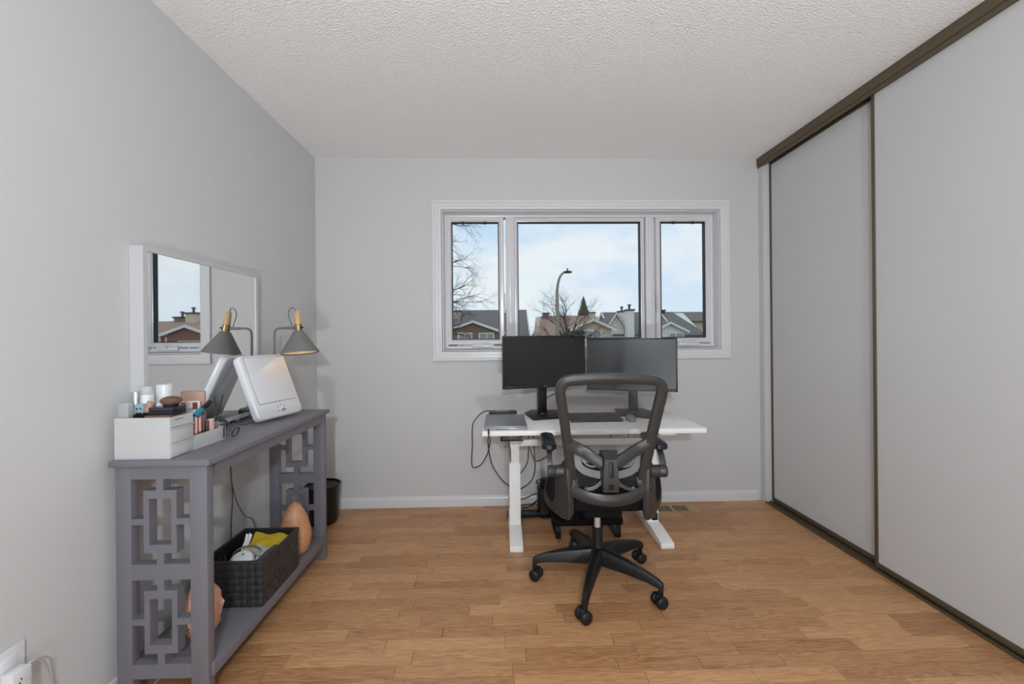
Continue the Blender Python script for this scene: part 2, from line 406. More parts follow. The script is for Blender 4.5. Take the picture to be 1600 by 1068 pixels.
# ------------------------------------------------------------------ added stand-ins for the camera flash, out of view (lamp head + uplight can)
fp = Vector((0.02, -1.20, 0))
r = thing('flash_standin', 'added stand-in for the camera flash, black stand with a small head, unseen', 'lamp', fp)
MB().lathe([(.0, 0), (.14, 0), (.14, .012), (.05, .022), (.012, .03), (.012, 1.52), (0, 1.52)], fp).build('pole', M_black, r, org=fp, smooth=True)
FLASH_P = Vector((.04, -.80, 1.60))
MB().tube(bez([(.02, -1.20, 1.50), (.02, -1.10, 1.58), (.04, -.97, 1.62), (.04, -.88, 1.61)]), .008).build('standin_arm', M_black, r, org=fp, smooth=True)
MB().lathe([(.012, -.075), (.03, -.065), (.065, .0), (.067, .0), (.032, -.068), (.012, -.08)], (0, 0, 0), 24,
           Matrix.Translation(FLASH_P + Vector((0, -.02, 0))) @ Matrix.Rotation(-PI / 2, 4, 'X')).build('standin_shade', M_black, r, org=fp, smooth=True)
def point(name, loc, W, rad, c=FILL_C):
    l = bpy.data.lights.new(name, 'POINT'); l.energy = W; l.shadow_soft_size = rad; l.color = c
    o = bpy.data.objects.new(name, l); C.objects.link(o); o.location = loc; return o
point('flash_fill', FLASH_P, FLASH_W, .035)  # added point light standing in for the camera flash
up_ = Vector((.35, -1.75, 0)); r = thing('fill_can', 'added black can-shaped fill light on the floor, unseen behind the camera', 'lamp', up_)
MB().lathe([(0, 0), (.11, 0), (.11, .20), (.104, .20), (.104, .02), (0, .02)], up_).build('can', M_black, r, org=up_, smooth=True)
MB().lathe([(0, .02), (.045, .02), (.05, .06), (.02, .10), (0, .10)], up_).build('lamp_holder', M_chrome, r, org=up_, smooth=True)
ld = bpy.data.lights.new('up_fill', 'SPOT'); ld.energy = UPFILL_W; ld.shadow_soft_size = .10; ld.color = FILL_C; ld.spot_size = math.radians(160); ld.spot_blend = 1.0  # added spot aimed up to brighten the ceiling, like bounced flash
lo_ = bpy.data.objects.new('up_fill', ld); C.objects.link(lo_); lo_.location = up_ + Vector((0, 0, .24))
lo_.rotation_euler = (Vector((.3, -.2, HC)) - lo_.location).to_track_quat('-Z', 'Y').to_euler()

# ------------------------------------------------------------------ console table
co = Vector((-1.095, 1.80, 0))
con = thing('console_table', 'grey-violet console table with fretwork end panels', 'table', co)
MB().box((-1.25, 1.332, .780), (-.935, 2.258, .800)).build('table_top', M_cons, con, org=co, bevel=.003)
MB().box((-.968, 1.385, .737), (-.952, 2.205, .781)).build('apron', M_cons, con, org=co)
MB().box((-1.238, 1.385, .737), (-1.222, 2.205, .781)).build('apron', M_cons, con, org=co)
MB().box((-1.232, 1.36, .087), (-.943, 2.235, .130)).build('shelf', M_cons, con, org=co, bevel=.003)
def end_panel(y0, y1):
    fr = MB(); ap = lambda x0, x1, z0, z1: fr.box((x0, y0, z0), (x1, y1, z1))
    for x0, x1 in ((-1.239, -1.190), (-1.006, -.951)):
        MB().box((x0, y0, 0), (x1, y1, .780)).build('leg', M_cons, con, org=co, bevel=.002)
    for z0, z1 in ((.737, .780), (.414, .464), (.097, .143)):
        MB().box((-1.191, y0, z0), (-1.005, y1, z1)).build('rail', M_cons, con, org=co)
    for zb, zt in ((.464, .737), (.143, .414)):
        zc = (zb + zt) / 2; h = .101; g = MB(); xc = -1.099
        k = MB(); bx_ = lambda x0, x1, z0, z1: k.box((x0, y0, z0), (x1, y1, z1))
        bx_(xc - .052, xc + .052, zc + h - .027, zc + h); bx_(xc - .052, xc + .052, zc - h, zc - h + .027)
        bx_(xc - .052, xc - .0345, zc - h + .027, zc + h - .027); bx_(xc + .0345, xc + .052, zc - h + .027, zc + h - .027)
        bx_(xc - .011, xc + .011, zc + h, zt); bx_(xc - .011, xc + .011, zb, zc - h)
        bx_(-1.190, xc - .052, zc - .010, zc + .010); bx_(xc + .052, -1.006, zc - .010, zc + .010)
        k.build('fretwork', M_cons, con, org=co)
end_panel(1.345, 1.376); end_panel(2.214, 2.245)

# ------------------------------------------------------------------ wall mirror
mo = Vector((XL, 1.785, .812))
mir = thing('wall_mirror', 'rectangular wall mirror in a deep white box frame', 'mirror', mo)
MX = XL + .048; y0, y1, z0, z1 = 1.448, 2.118, .812, 1.512
def box_ring_x(x0, x1, y0, y1, z0, z1, w):
    m = MB(); m.box((x0, y0, z0), (x1, y0 + w, z1)); m.box((x0, y1 - w, z0), (x1, y1, z1))
    m.box((x0, y0 + w, z0), (x1, y1 - w, z0 + w)); m.box((x0, y0 + w, z1 - w), (x1, y1 - w, z1)); return m
box_ring_x(XL + .001, MX, y0, y1, z0, z1, .017).build('frame', M_mframe, mir, org=mo)
MB().box((MX - .008, y0 + .015, z0 + .015), (MX - .004, y1 - .015, z1 - .015)).build('mirror_glass', M_mirror, mir, org=mo)

# ------------------------------------------------------------------ table lamp
lo = Vector((-1.178, 2.165, .800))
lamp = thing('table_lamp', 'grey cone-shade table lamp with wooden cap and brass collar', 'lamp', lo)
MB().lathe([(0, 0), (.058, 0), (.060, .004), (.060, .022), (.055, .027), (0, .027)], lo).build('base', M_lampg, lamp, org=lo, smooth=True)
ZA = 1.240
pts = [lo + Vector((0, 0, .026)), lo + Vector((0, 0, .38))] + bez([lo + Vector((0, 0, .40)), lo + Vector((.003, 0, .425)), lo + Vector((.016, 0, .437)), lo + Vector((.035, -.001, .440)), Vector((-1.06, 2.163, ZA))], 5)
MB().tube(pts, .0055, 10).build('pole', M_lampg, lamp, org=lo, smooth=True)
MB().cyl((-1.12, 2.164, ZA), (-1.062, 2.163, ZA + .001), .0075, n=12).build('arm_sleeve', M_lampg, lamp, org=lo, smooth=True)
LM = Matrix.Translation((-1.052, 2.160, 1.243)) @ Matrix.Rotation(math.radians(-6.5), 4, 'Y') @ Matrix.Rotation(math.radians(-5.5), 4, 'X')
MB().lathe([(.0165, -.018), (.024, -.02), (.0885, -.128), (.090, -.133), (.0885, -.136), (.086, -.133), (.084, -.128), (.021, -.022), (.0165, -.02)], M=LM, n=40).build('shade', M_lampg, lamp, org=lo, smooth=True)
MB().lathe([(.0, -.021), (.0185, -.021), (.0845, -.1295), (.083, -.1305), (.017, -.024), (0, -.024)], M=LM, n=32).build('shade_lining', M_lampin, lamp, org=lo, smooth=True)
MB().lathe([(0, -.019), (.018, -.019), (.018, -.012), (.019, -.011), (.019, .010), (.018, .011), (.018, .016), (0, .016)], M=LM, n=28).build('collar', M_brass, lamp, org=lo, smooth=True)
MB().cyl(LM @ Vector((.016, -.004, -.002)), LM @ Vector((.026, -.004, -.002)), .005, n=10).build('knob', M_black, lamp, org=lo, smooth=True)
MB().lathe([(0, .016), (.0165, .016), (.0170, .03), (.0125, .082), (.010, .086), (0, .087)], M=LM, n=24).build('cap', M_lwood, lamp, org=lo, smooth=True)
MB().tube(bez([LM @ Vector((-.004, 0, .085)), (-1.078, 2.162, 1.346), (-1.096, 2.162, 1.338), (-1.104, 2.162, 1.315), (-1.098, 2.162, 1.285), (-1.088, 2.163, 1.262), (-1.086, 2.163, 1.246)]), .0022).build('cord_loop', M_gcord, lamp, org=lo, smooth=True)
MB().sphere(LM @ Vector((0, 0, -.085)), .022, 12).build('bulb', M_bulb, lamp, org=lo, smooth=True)

# ------------------------------------------------------------------ lighted makeup mirror, folded, leaning back
u = Vector((.068, .265, 0)).normalized(); n = Vector((u.y, -u.x, 0)); tl = math.radians(22.5)
v = -n * math.sin(tl) + Vector((0, 0, 1)) * math.cos(tl); nn = u.cross(v).normalized()
if nn.dot(n) < 0: nn = -nn
B0 = Vector((-1.112, 1.868, .802))
KM = Matrix((( u.x, v.x, nn.x, B0.x), (u.y, v.y, nn.y, B0.y), (u.z, v.z, nn.z, B0.z), (0, 0, 0, 1)))   # local: across, up, out
W_, H_, T_ = .276, .318, .036
mk = thing('makeup_mirror', 'white folded lighted makeup mirror with a dial, leaning back on the console', 'mirror', B0)
def layer(x0, x1, y0, y1, r, zs, name, m, parent, bev=0):
    rings = []
    for z, ins in zs:
        rings.append([KM @ Vector((a, b_, z)) for a, b_ in rrect(x0 + ins, x1 - ins, y0 + ins, y1 - ins, max(r - ins, .003))])
    return MB().loft(rings).build(name, m, parent, org=B0, smooth=True, ang=50)
body = layer(0, W_, 0, H_, .026, [(0, .006), (.004, .001), (.008, 0), (T_ - .010, 0), (T_ - .003, .003), (T_, .010)], 'body', M_white, mk)
layer(.028, W_ - .026, .075, H_ - .014, .006, [(T_ - .002, 0), (T_ + .003, 0), (T_ + .004, .002)], 'folding_door', M_white, mk)
layer(.026, W_ - .024, .073, H_ - .012, .006, [(T_ - .004, 0), (T_ + .0006, 0)], 'door_seam', mat('seam_grey', col(120, 120, 126), .5), mk)
def disc(cx, cy, r, z0, z1, name, m, parent, n_=18):
    return MB().loft([[KM @ Vector((cx + r * math.cos(2*PI*j/n_), cy + r * math.sin(2*PI*j/n_), z)) for j in range(n_)] for z in (z0, z1)]).build(name, m, parent, org=B0, smooth=True)
M_mark = mat('grey_print', col(110, 112, 120), .5)
dl = disc(W_ * .52, .034, .0125, T_ - .004, T_ + .006, 'dial', M_white, mk)
MB().loft([[KM @ Vector((W_ * .52 + .010 * math.cos(t), .034 + .010 * math.sin(t), z)) for t in [PI + PI * i / 8 + .4 for i in range(9)]] for z in (T_ + .005, T_ + .0066)]).build('dial_grip', M_mark, dl, org=B0)
for k in range(5):
    t = math.radians(200 - 55 * k); disc(W_ * .52 + .024 * math.cos(t), .036 + .022 * math.sin(t), .0035, T_ - .002, T_ + .0008, 'dial_mark', M_mark, mk, 8)
# wire easel at the back
wk = [KM @ Vector((.06, .20, -.002)), KM @ Vector((.05, .10, -.02))]
ez = [KM @ Vector((.05, .13, -.001)), Vector((-1.185, 1.875, .815)), Vector((-1.178, 1.870, .8025)), Vector((-1.150, 1.872, .8025)), Vector((-1.150, 1.93, .8025)), KM @ Vector((.16, .12, -.001))]
MB().tube(ez, .0016, 6).build('wire_stand', M_gcord, mk, org=B0, smooth=True)

# ------------------------------------------------------------------ makeup organizer
oo = Vector((-1.16, 1.49, .800))
org_ = thing('makeup_organizer', 'white plastic makeup organizer box with drawers', 'organizer', oo)
ox0, ox1, oy0, oy1, oy2 = -1.246, -1.070, 1.352, 1.450, 1.622
m = MB(); t = .003; zt = .933
m.box((ox0, oy0, .800), (ox1 - .004, oy1, .899)); m.box((ox0, oy0, .899), (ox0 + t, oy1, zt)); m.box((ox1 - t, oy0, .899), (ox1, oy1, zt))
m.box((ox0 + t, oy0, .899), (ox1 - t, oy0 + t, zt)); m.box((ox0 + t, oy1 - t, .899), (ox1 - t, oy1, zt)); m.box((ox1 - .004, oy0, .800), (ox1, oy0 + .003, .899)); m.box((ox1 - .004, oy1 - .003, .800), (ox1, oy1, .899))
m.build('body', M_org, org_, org=oo)
for z0_, z1_ in ((.802, .842), (.847, .893)):
    d_ = MB().box((ox1 - .006, oy0 + .003, z0_), (ox1 + .001, oy1 - .002, z1_)).build('drawer', M_org, org_, org=oo, bevel=.001)
    MB().box((ox1, oy0 + .001, z1_), (ox1 + .005, oy1, z1_ + .004)).build('drawer_lip', M_org, d_, org=oo, bevel=.001)
MB().box((ox1 - .001, oy0 + .020, .921), (ox1 + .0006, oy0 + .055, .924)).build('slot', M_mark, org_, org=oo)
tx0 = -1.222; m = MB()
m.box((tx0, oy1 + .001, .800), (ox1, oy2, .804)); m.box((tx0, oy1 + .001, .804), (tx0 + t, oy2, .850)); m.box((ox1 - t, oy1 + .001, .804), (ox1, oy2, .850))
m.box((tx0, oy2 - t, .804), (ox1, oy2, .850)); m.box((tx0, 1.562, .804), (ox1 - .06, 1.564, .846)); m.box((-1.13, oy1, .804), (-1.128, oy2, .846))
m.build('tray', M_org, org_, org=oo)

def lathe_thing(name, label, cat, base, parts, n=20, group=None):
    """parts: (part name, profile, material)"""
    base = Vector(base); r = thing(name, label, cat, base, group=group)
    for pn, pf, mt in parts: MB().lathe(pf, base, n).build(pn, mt, r, org=base, smooth=True, ang=40)
    return r
ZD = .8995                                         # upper deck of the organizer
def onto(px, Y, z):                                # a point at pixel column px, distance Y, height z
    p = at(px, 640, Y); return Vector((p.x, Y, z))
# square perfume bottle
p = Vector((-1.224, 1.368, ZD)); pr_ = thing('perfume_bottle', 'clear square perfume bottle at the organizer corner by the wall', 'bottle', p)
MB().box(p + Vector((-.017, -.010, 0)), p + Vector((.017, .010, .080))).build('bottle', M_clear, pr_, org=p, bevel=.003)
MB().box(p + Vector((-.013, -.006, .006)), p + Vector((.013, .006, .073))).build('perfume', bottle_glass('perfume_fill', col(188, 180, 184), .5), pr_, org=p, bevel=.003)
q = Vector((-1.207, 1.398, ZD)); pr_ = thing('perfume_bottle', 'pale blue patterned perfume bottle with a silver cap', 'bottle', q)
MB().box(q + Vector((-.020, -.010, 0)), q + Vector((.020, .010, .073))).build('bottle', M_blueb, pr_, org=q, bevel=.004)
MB().lathe([(0, .073), (.0125, .073), (.0125, .111), (.0115, .113), (0, .113)], q + Vector((-.010, 0, 0)), 20).build('cap', M_chrome, pr_, org=q, smooth=True)
for k in range(6):
    MB().sphere(q + Vector((R.uniform(-.014, .014), -.0105, R.uniform(.012, .07))), .0035, 8, (1, .3, 1)).build('pattern_dot', M_gblack, pr_, org=q, smooth=True)
M_tclear = bottle_glass('translucent_white', col(215, 218, 220), .6)
lathe_thing('lotion_bottle', 'white lotion bottle with a translucent dome cap', 'bottle', Vector((-1.206, 1.426, ZD)),
            [('bottle', [(0, 0), (.019, 0), (.0195, .004), (.0195, .098), (.018, .100), (0, .100)], M_white),
             ('label_band', [(.0198, .045), (.0198, .070)], mat('lilac_print', col(190, 185, 205), .5)),
             ('cap', [(.0185, .100), (.0185, .112), (.015, .124), (.007, .129), (0, .129)], M_tclear)])
lathe_thing('cream_bottle', 'tall plain white cylinder bottle in front of the wall mirror', 'bottle', Vector((-1.190, 1.480, .8045)),
            [('bottle', [(0, 0), (.0245, 0), (.0250, .003), (.0250, .165), (.0, .165)], M_white),
             ('cap', [(0, .1652), (.0252, .1652), (.0252, .220), (.024, .223), (0, .223)], M_trim)])
lathe_thing('glass_jar', 'small clear jar with a white lid behind the tan tube', 'jar', Vector((-1.168, 1.428, ZD)),
            [('jar', [(0, 0), (.016, 0), (.017, .004), (.017, .05), (0, .05)], bottle_glass('amber_jar', col(176, 160, 110), .75)),
             ('lid', [(0, .05), (.0175, .05), (.0175, .068), (.0165, .070), (0, .070)], M_white)])
lathe_thing('glass_jar', 'second small clear jar with a white lid beside the compact', 'jar', Vector((-1.135, 1.432, ZD)),
            [('jar', [(0, 0), (.013, 0), (.014, .004), (.014, .052), (0, .052)], M_clear),
             ('lid', [(0, .052), (.0145, .052), (.0145, .070), (.0135, .072), (0, .072)], M_white)])
# black velvet scrunchie
p = Vector((-1.176, 1.374, ZD + .036)); rr = MB(); pts = []
for k in range(28):
    a = 2 * PI * k / 28; pts.append(p + Vector((.017 * math.cos(a), .011 * math.sin(a), .003 * math.sin(5 * a))))
rr.tube(pts, [.0075 + .0018 * math.sin(9 * k) for k in range(28)], 8, closed=True)
o = rr.build('hair_tie', M_fab, smooth=True, org=p); tag(o, 'black fabric hair tie on the organizer edge', 'hair tie')
# stack under the front items so that they rest on something: flat tan boxes
def flat_box(name, label, cat, x0, x1, y0_, y1_, z0_, z1_, mt, lid=None):
    c = Vector(((x0 + x1) / 2, (y0_ + y1_) / 2, z0_)); r = thing(name, label, cat, c)
    zm = z0_ + (z1_ - z0_) * .55
    MB().box((x0, y0_, z0_), (x1, y1_, zm)).build('tray', mt, r, org=c, bevel=.001)
    MB().box((x0, y0_, zm + .0005), (x1, y1_, z1_)).build('lid', lid or mt, r, org=c, bevel=.001)
    return r
M_tan = mat('tan_card', col(176, 142, 126), .5); M_tan2 = mat('rose_tan', col(166, 136, 124), .35, .2); M_brn = mat('brown_card', col(120, 92, 78), .5)
flat_box('palette_box', 'large flat tan palette box lying in the organizer', 'palette', -1.160, -1.076, 1.358, 1.414, ZD, .918, M_brn, M_tan)
flat_box('palette_box', 'flat tan palette lying on the larger tan box', 'palette', -1.158, -1.078, 1.360, 1.412, .9185, .938, M_tan, M_brn)
flat_box('powder_compact', 'black rectangular powder compact below the brown puff', 'compact', -1.150, -1.072, 1.366, 1.424, .9385, .964, M_black, mat('navy_plastic', col(44, 46, 62), .2))
p = Vector((-1.098, 1.392, .964)); r = thing('kabuki_brush', 'round brown makeup puff on the black compact', 'brush', p)
MB().lathe([(0, 0), (.020, 0), (.022, .004), (.022, .008), (0, .008)], p).build('ferrule', M_black, r, org=p, smooth=True)
MB().sphere(p + Vector((0, 0, .019)), .030, 20, (1, 1, .48)).build('bristles', mat('brown_bristle', col(120, 84, 72), .9, var=.3, scale=260, bump=.6, bscale=300), r, org=p, smooth=True)
# tan tube
p0, p1 = Vector((-1.192, 1.392, ZD + .05)), Vector((-1.168, 1.400, ZD + .078))
o = MB().cyl(p0 - Vector((0, 0, .05)), p1, .011, .012, 14).build('cream_tube', M_tan, smooth=True, org=p0 - Vector((0, 0, .05))); tag(o, 'tan cream tube standing between jars and palette', 'tube')
# standing palette with mirror-back, open
pp = Vector((-1.13, 1.54, .8045)); r = thing('eyeshadow_palette', 'rose tan palette case standing upright in the tray', 'palette', pp)
MB().box((-1.176, 1.540, .8045), (-1.094, 1.548, .995)).build('case', M_tan2, r, org=pp, bevel=.002)
MB().box((-1.178, 1.5355, .805), (-1.092, 1.5395, .993)).build('lid', M_tan, r, org=pp, bevel=.001)
pp = Vector((-1.12, 1.516, .8045)); r = thing('pan_palette', 'white card palette with rust coloured pans', 'palette', pp)
MB().box((-1.166, 1.5150, .8045), (-1.094, 1.519, .962)).build('card', M_white, r, org=pp)
for k in range(3):
    MB().box((-1.160 + k * .021, 1.5135, .932), (-1.143 + k * .021, 1.5155, .957)).build('pan', mat('rust_pan%d' % k, [col(170, 96, 66), col(206, 196, 196), col(120, 66, 50)][k], .8), r, org=pp)
# brush with teal handle
r = thing('round_brush', 'teal and black handled brush sticking out of the tray', 'brush', Vector((-1.095, 1.470, .88)))
ro = r.location
A = at(305, 650, 1.470); B = at(316, 639, 1.495); Cc = at(329, 627, 1.530)
MB().cyl(A, B, .011, .010, 16).build('sleeve', mat('teal_plastic', col(26, 112, 140), .3), r, org=ro, smooth=True)
MB().tube([B - (B - A) * .3, B + (Cc - B) * .2, B + (Cc - B) * .9, Cc], [.0065, .0085, .0088, .007], 14).build('handle', M_black, r, org=ro, smooth=True)
# lipsticks and tubes in the tray
cols = [col(66, 62, 62), col(178, 128, 116), col(150, 100, 90), col(196, 146, 140), col(120, 72, 64), col(206, 158, 150), col(40, 36, 38), col(112, 60, 52), col(222, 220, 218), col(58, 46, 44)]
lab = ['dark grey', 'rose', 'mauve brown', 'light pink', 'deep brown', 'pale peach', 'black', 'wine red', 'white', 'dark umber']
for k in range(10):
    p = Vector((-1.078 - .013 * (k % 2), 1.458 + .0088 * k, .8045)); h = [.095, .108, .112, .090, .118, .092, .125, .122, .085, .08][k]
    r = thing('lipstick', '%s slim lip colour tube standing in the organizer tray' % lab[k], 'lipstick', p, group='lip tubes in the organizer tray')
    MB().lathe([(0, 0), (.0043, 0), (.0043, h * .45), (0, h * .45)], p, 10).build('tube', mat('lip%d' % k, cols[k], .3), r, org=p, smooth=True)
    MB().lathe([(0, h * .45), (.0047, h * .45), (.0047, h - .001), (.004, h), (0, h)], p, 10).build('cap', mat('lipc%d' % k, cols[(k + 1) % 10], .3), r, org=p, smooth=True)
p = Vector((-1.085, 1.556, .8045)); r = thing('pink_box', 'pale pink little carton in the organizer tray', 'box', p)
MB().box(p + Vector((-.006, -.009, 0)), p + Vector((.008, .009, .076))).build('carton', mat('pale_pink', col(222, 180, 176), .5), r, org=p, bevel=.001)
MB().box(p + Vector((-.0065, -.0095, .076)), p + Vector((.0085, .0095, .084))).build('flap', mat('pale_pink2', col(230, 196, 190), .5), r, org=p, bevel=.001)
p = Vector((-1.105, 1.580, .8045)); r = thing('pink_ball', 'hot pink blending sponge in the organizer tray', 'sponge', p)
MB().sphere(p + Vector((0, 0, .048)), .022, 16, (1, 1, 1.0), lambda q: q * (1 - .25 * max(q.z, 0))).build('sponge', mat('hot_pink', col(205, 96, 112), .8, bump=.3), r, org=p, smooth=True)
MB().lathe([(0, 0), (.018, 0), (.016, .03), (0, .03)], p).build('holder', M_white, r, org=p, smooth=True)
p = Vector((-1.154, 1.585, .8045)); o = MB().box(p + Vector((-.012, -.020, 0)), p + Vector((.012, .022, .060))).box(p + Vector((-.010, -.018, .0595)), p + Vector((.010, .020, .064))).build('mascara_box', M_black, org=p, bevel=.0015); tag(o, 'black small box beside the lash curler', 'box')
# eyelash curler hung on the tray edge
cp = Vector((-1.066, 1.600, .80)); r = thing('eyelash_curler', 'black metal eyelash curler hooked on the organizer edge', 'lash curler', cp)
def seg(pts, rad, nm): MB().tube(bez(pts, 6), rad, 8).build(nm, M_gblack, r, org=cp, smooth=True)
seg([(-1.066, 1.598, .890), (-1.064, 1.600, .860), (-1.063, 1.598, .83), (-1.063, 1.597, .808)], .0028, 'handle')
lp = [Vector((-1.064, 1.602, .862)), Vector((-1.058, 1.622, .838))]
cc = Vector((-1.050, 1.645, .820)); 
lp += [cc + Vector((.010 * math.sin(a) * .6, .020 * math.cos(a), .017 * math.sin(a))) for a in [PI * .85 + 2 * PI * k / 12 for k in range(13)]]
seg(lp, .0022, 'finger_loop')
seg([(-1.068, 1.575, .884), (-1.066, 1.585, .874), (-1.064, 1.600, .876), (-1.062, 1.612, .866), (-1.060, 1.622, .858)], .0038, 'clamp')

# ------------------------------------------------------------------ woven basket on the shelf
bo = Vector((-1.069, 1.78, .130))
bk = thing('storage_basket', 'black woven strap storage basket on the console shelf', 'basket', bo)
bx0, bx1, by0, by1, bz0, bz1 = -1.188, -.947, 1.638, 1.925, .131, .311
ls = MB(); q_ = .004
ls.box((bx0 + q_, by0 + q_, bz0), (bx1 - q_, by1 - q_, bz0 + .004))
ls.box((bx0 + q_, by0 + q_, bz0), (bx0 + q_ + .003, by1 - q_, bz1 - .003)); ls.box((bx1 - q_ - .003, by0 + q_, bz0), (bx1 - q_, by1 - q_, bz1 - .003))
ls.box((bx0 + q_, by0 + q_, bz0), (bx1 - q_, by0 + q_ + .003, bz1 - .003)); ls.box((bx0 + q_, by1 - q_ - .003, bz0), (bx1 - q_, by1 - q_, bz1 - .003))
ls.build('liner', mat('black_liner', col(26, 25, 26), .6), bk, org=bo)
M_strap = mat('black_strap', col(48, 46, 47), .42, var=.35, scale=60, bump=.25, bscale=400)
rows = 6; ch = (bz1 - .012 - bz0) / rows
def side(o0, du, L, out, cols_):
    o0, du, out = Vector(o0), Vector(du), Vector(out); cw = L / cols_; UP = Vector((0, 0, 1))
    def strap(base, along, acr, ncell, pitch, half, phase):
        rings = []
        for i in range(ncell * 4 + 1):
            s_ = i / 4; off = .0026 * math.cos(PI * (s_ - .5)) * (1 if phase else -1)
            c_ = base + along * (s_ * pitch) + out * off
            rings.append([c_ - acr * half, c_ - acr * half * .6 + out * .0014, c_ + acr * half * .6 + out * .0014, c_ + acr * half, c_ - out * .001])
        MB().loft(rings).build('strap', M_strap, bk, org=bo, smooth=True, ang=60)
    # cos(pi(s-.5)) is +1 at the middle of cell 0, -1 at the middle of cell 1
    for r_ in range(rows): strap(o0 + UP * ((r_ + .5) * ch), du, UP, cols_, cw, ch * .47, r_ % 2 == 0)
    for c_ in range(cols_): strap(o0 + du * ((c_ + .5) * cw), UP, du, rows, ch, cw * .47, c_ % 2 == 1)
side((bx0, by0, bz0), (1, 0, 0), bx1 - bx0, (0, -1, 0), 8); side((bx1, by0, bz0), (0, 1, 0), by1 - by0, (1, 0, 0), 10)
side((bx0, by1, bz0), (1, 0, 0), bx1 - bx0, (0, 1, 0), 8); side((bx0, by0, bz0), (0, 1, 0), by1 - by0, (-1, 0, 0), 10)
m = MB()
for a, b_ in (((bx0 - .003, by0 - .003), (bx1 + .003, by0 + .006)), ((bx0 - .003, by1 - .006), (bx1 + .003, by1 + .003)), ((bx0 - .003, by0 + .006), (bx0 + .006, by1 - .006)), ((bx1 - .006, by0 + .006), (bx1 + .003, by1 - .006))):
    m.box((a[0], a[1], bz1 - .013), (b_[0], b_[1], bz1))
m.build('rim', M_strap, bk, org=bo, bevel=.0012)
# contents
p = Vector((-1.075, 1.70, .136)); r = thing('round_device', 'white domed round plastic device in the basket', 'device', p)
TM = Matrix.Translation((-1.068, 1.700, .275)) @ Matrix.Rotation(math.radians(35), 4, 'X')
MB().lathe([(0, -.012), (.046, -.012), (.048, -.002), (.044, .010), (.030, .018), (0, .021)], M=TM, n=32).build('dome', M_white, r, org=p, smooth=True)
MB().cyl(TM @ Vector((.004, .022, .014)), TM @ Vector((.004, .022, .0195)), .004, n=10).build('sensor', M_black, r, org=p)
MB().box((-1.11, 1.67, .136), (-1.03, 1.74, .262)).build('foot', M_black, r, org=p)
def sheet(name, label, cat, pts, thick, mt):
    g = MB(); nx = len(pts[0]); rows_ = len(pts); top = [[Vector(q) for q in rw] for rw in pts]
    vs_ = [q for rw in top for q in rw] + [q - Vector((0, 0, thick)) for rw in top for q in rw]; K = nx * rows_; fs = []
    for i in range(rows_ - 1):
        for j in range(nx - 1):
            a = i * nx + j; fs += [(a, a + 1, a + nx + 1, a + nx), (K + a, K + a + nx, K + a + nx + 1, K + a + 1)]
    bd = [j for j in range(nx)] + [i * nx + nx - 1 for i in range(1, rows_)] + [(rows_ - 1) * nx + j for j in range(nx - 2, -1, -1)] + [i * nx for i in range(rows_ - 2, 0, -1)]
    for i in range(len(bd)): a, b2 = bd[i], bd[(i + 1) % len(bd)]; fs.append((a, K + a, K + b2, b2))
    g.add(vs_, fs); o = g.build(name, mt, smooth=True, org=top[0][0], ang=60); return tag(o, label, cat)
def wavy(x0, x1, y0, y1, z, amp, seed, tiltx=0, tilty=0, n=9):
    return [[(x0 + (x1 - x0) * j / (n - 1), y0 + (y1 - y0) * i / (n - 1), z + tiltx * (j / (n - 1) - .5) + tilty * (i / (n - 1) - .5) + amp * math.sin(seed + 1.7 * j * .7 + i * .9) + amp * .6 * math.sin(seed * 2 + j * 1.3 - i * 1.1)) for j in range(n)] for i in range(n)]
o = sheet('yellow_bag', 'bright yellow plastic bag in the black basket', 'bag', wavy(-1.125, -.965, 1.815, 1.905, .278, .006, 1.2, -.012, .03), .03, mat('yellow_plastic', col(196, 170, 48), .35))
o = sheet('crinkled_bag', 'crinkled cream plastic pouch in the black basket', 'bag', wavy(-1.12, -.99, 1.765, 1.825, .272, .006, 3.1, 0, .01), .02, mat('cream_plastic', col(190, 184, 170), .3))
o = sheet('paper_tag', 'folded white paper sticking up in the basket', 'paper', wavy(-1.130, -1.105, 1.80, 1.84, .300, .003, 2.0, 0, .05), .004, M_white)
o = sheet('paper_tag', 'white torn paper beside the round device in the basket', 'paper', wavy(-1.035, -1.000, 1.70, 1.745, .262, .003, 5.0, .01, .02), .004, M_white)
sheet('black_cloth', 'crumpled black cloth lying in the basket', 'cloth', wavy(-1.17, -.965, 1.750, 1.90, .190, .012, 4.0, 0, 0, 14), .04, M_fab)
m = MB().tube(bez([(-1.020, 1.66, .262), (-1.000, 1.71, .276), (-.985, 1.755, .29), (-.97, 1.79, .296)]), 1.0, sec=[(.0015, -.013), (.0015, .013), (-.0015, .013), (-.0015, -.013)], up=(0, 0, 1))
o = m.build('grey_strap', mat('charcoal_strap', col(78, 78, 82), .6), org=(-1.0, 1.71, .262)); tag(o, 'charcoal strap lying across the basket', 'strap')
hp = [Vector((-1.085, 1.77, .262)) + Vector((.062 * math.cos(a), .018 * math.sin(a), .034 * math.sin(a))) for a in [PI * k / 16 for k in range(17)]]
o = MB().tube(hp, .004, 8).build('headband', M_silver, org=(-1.085, 1.77, .262), smooth=True); tag(o, 'thin silver headband arching in the basket', 'headband')
o = MB().tube(bez([(-1.16, 1.66, .27), (-1.14, 1.70, .300), (-1.11, 1.675, .29), (-1.08, 1.655, .262), (-1.06, 1.65, .25)]), .004, 8).build('black_cable', M_cord, org=(-1.12, 1.68, .25), smooth=True); tag(o, 'coiled black cable at the near side of the basket', 'cable')

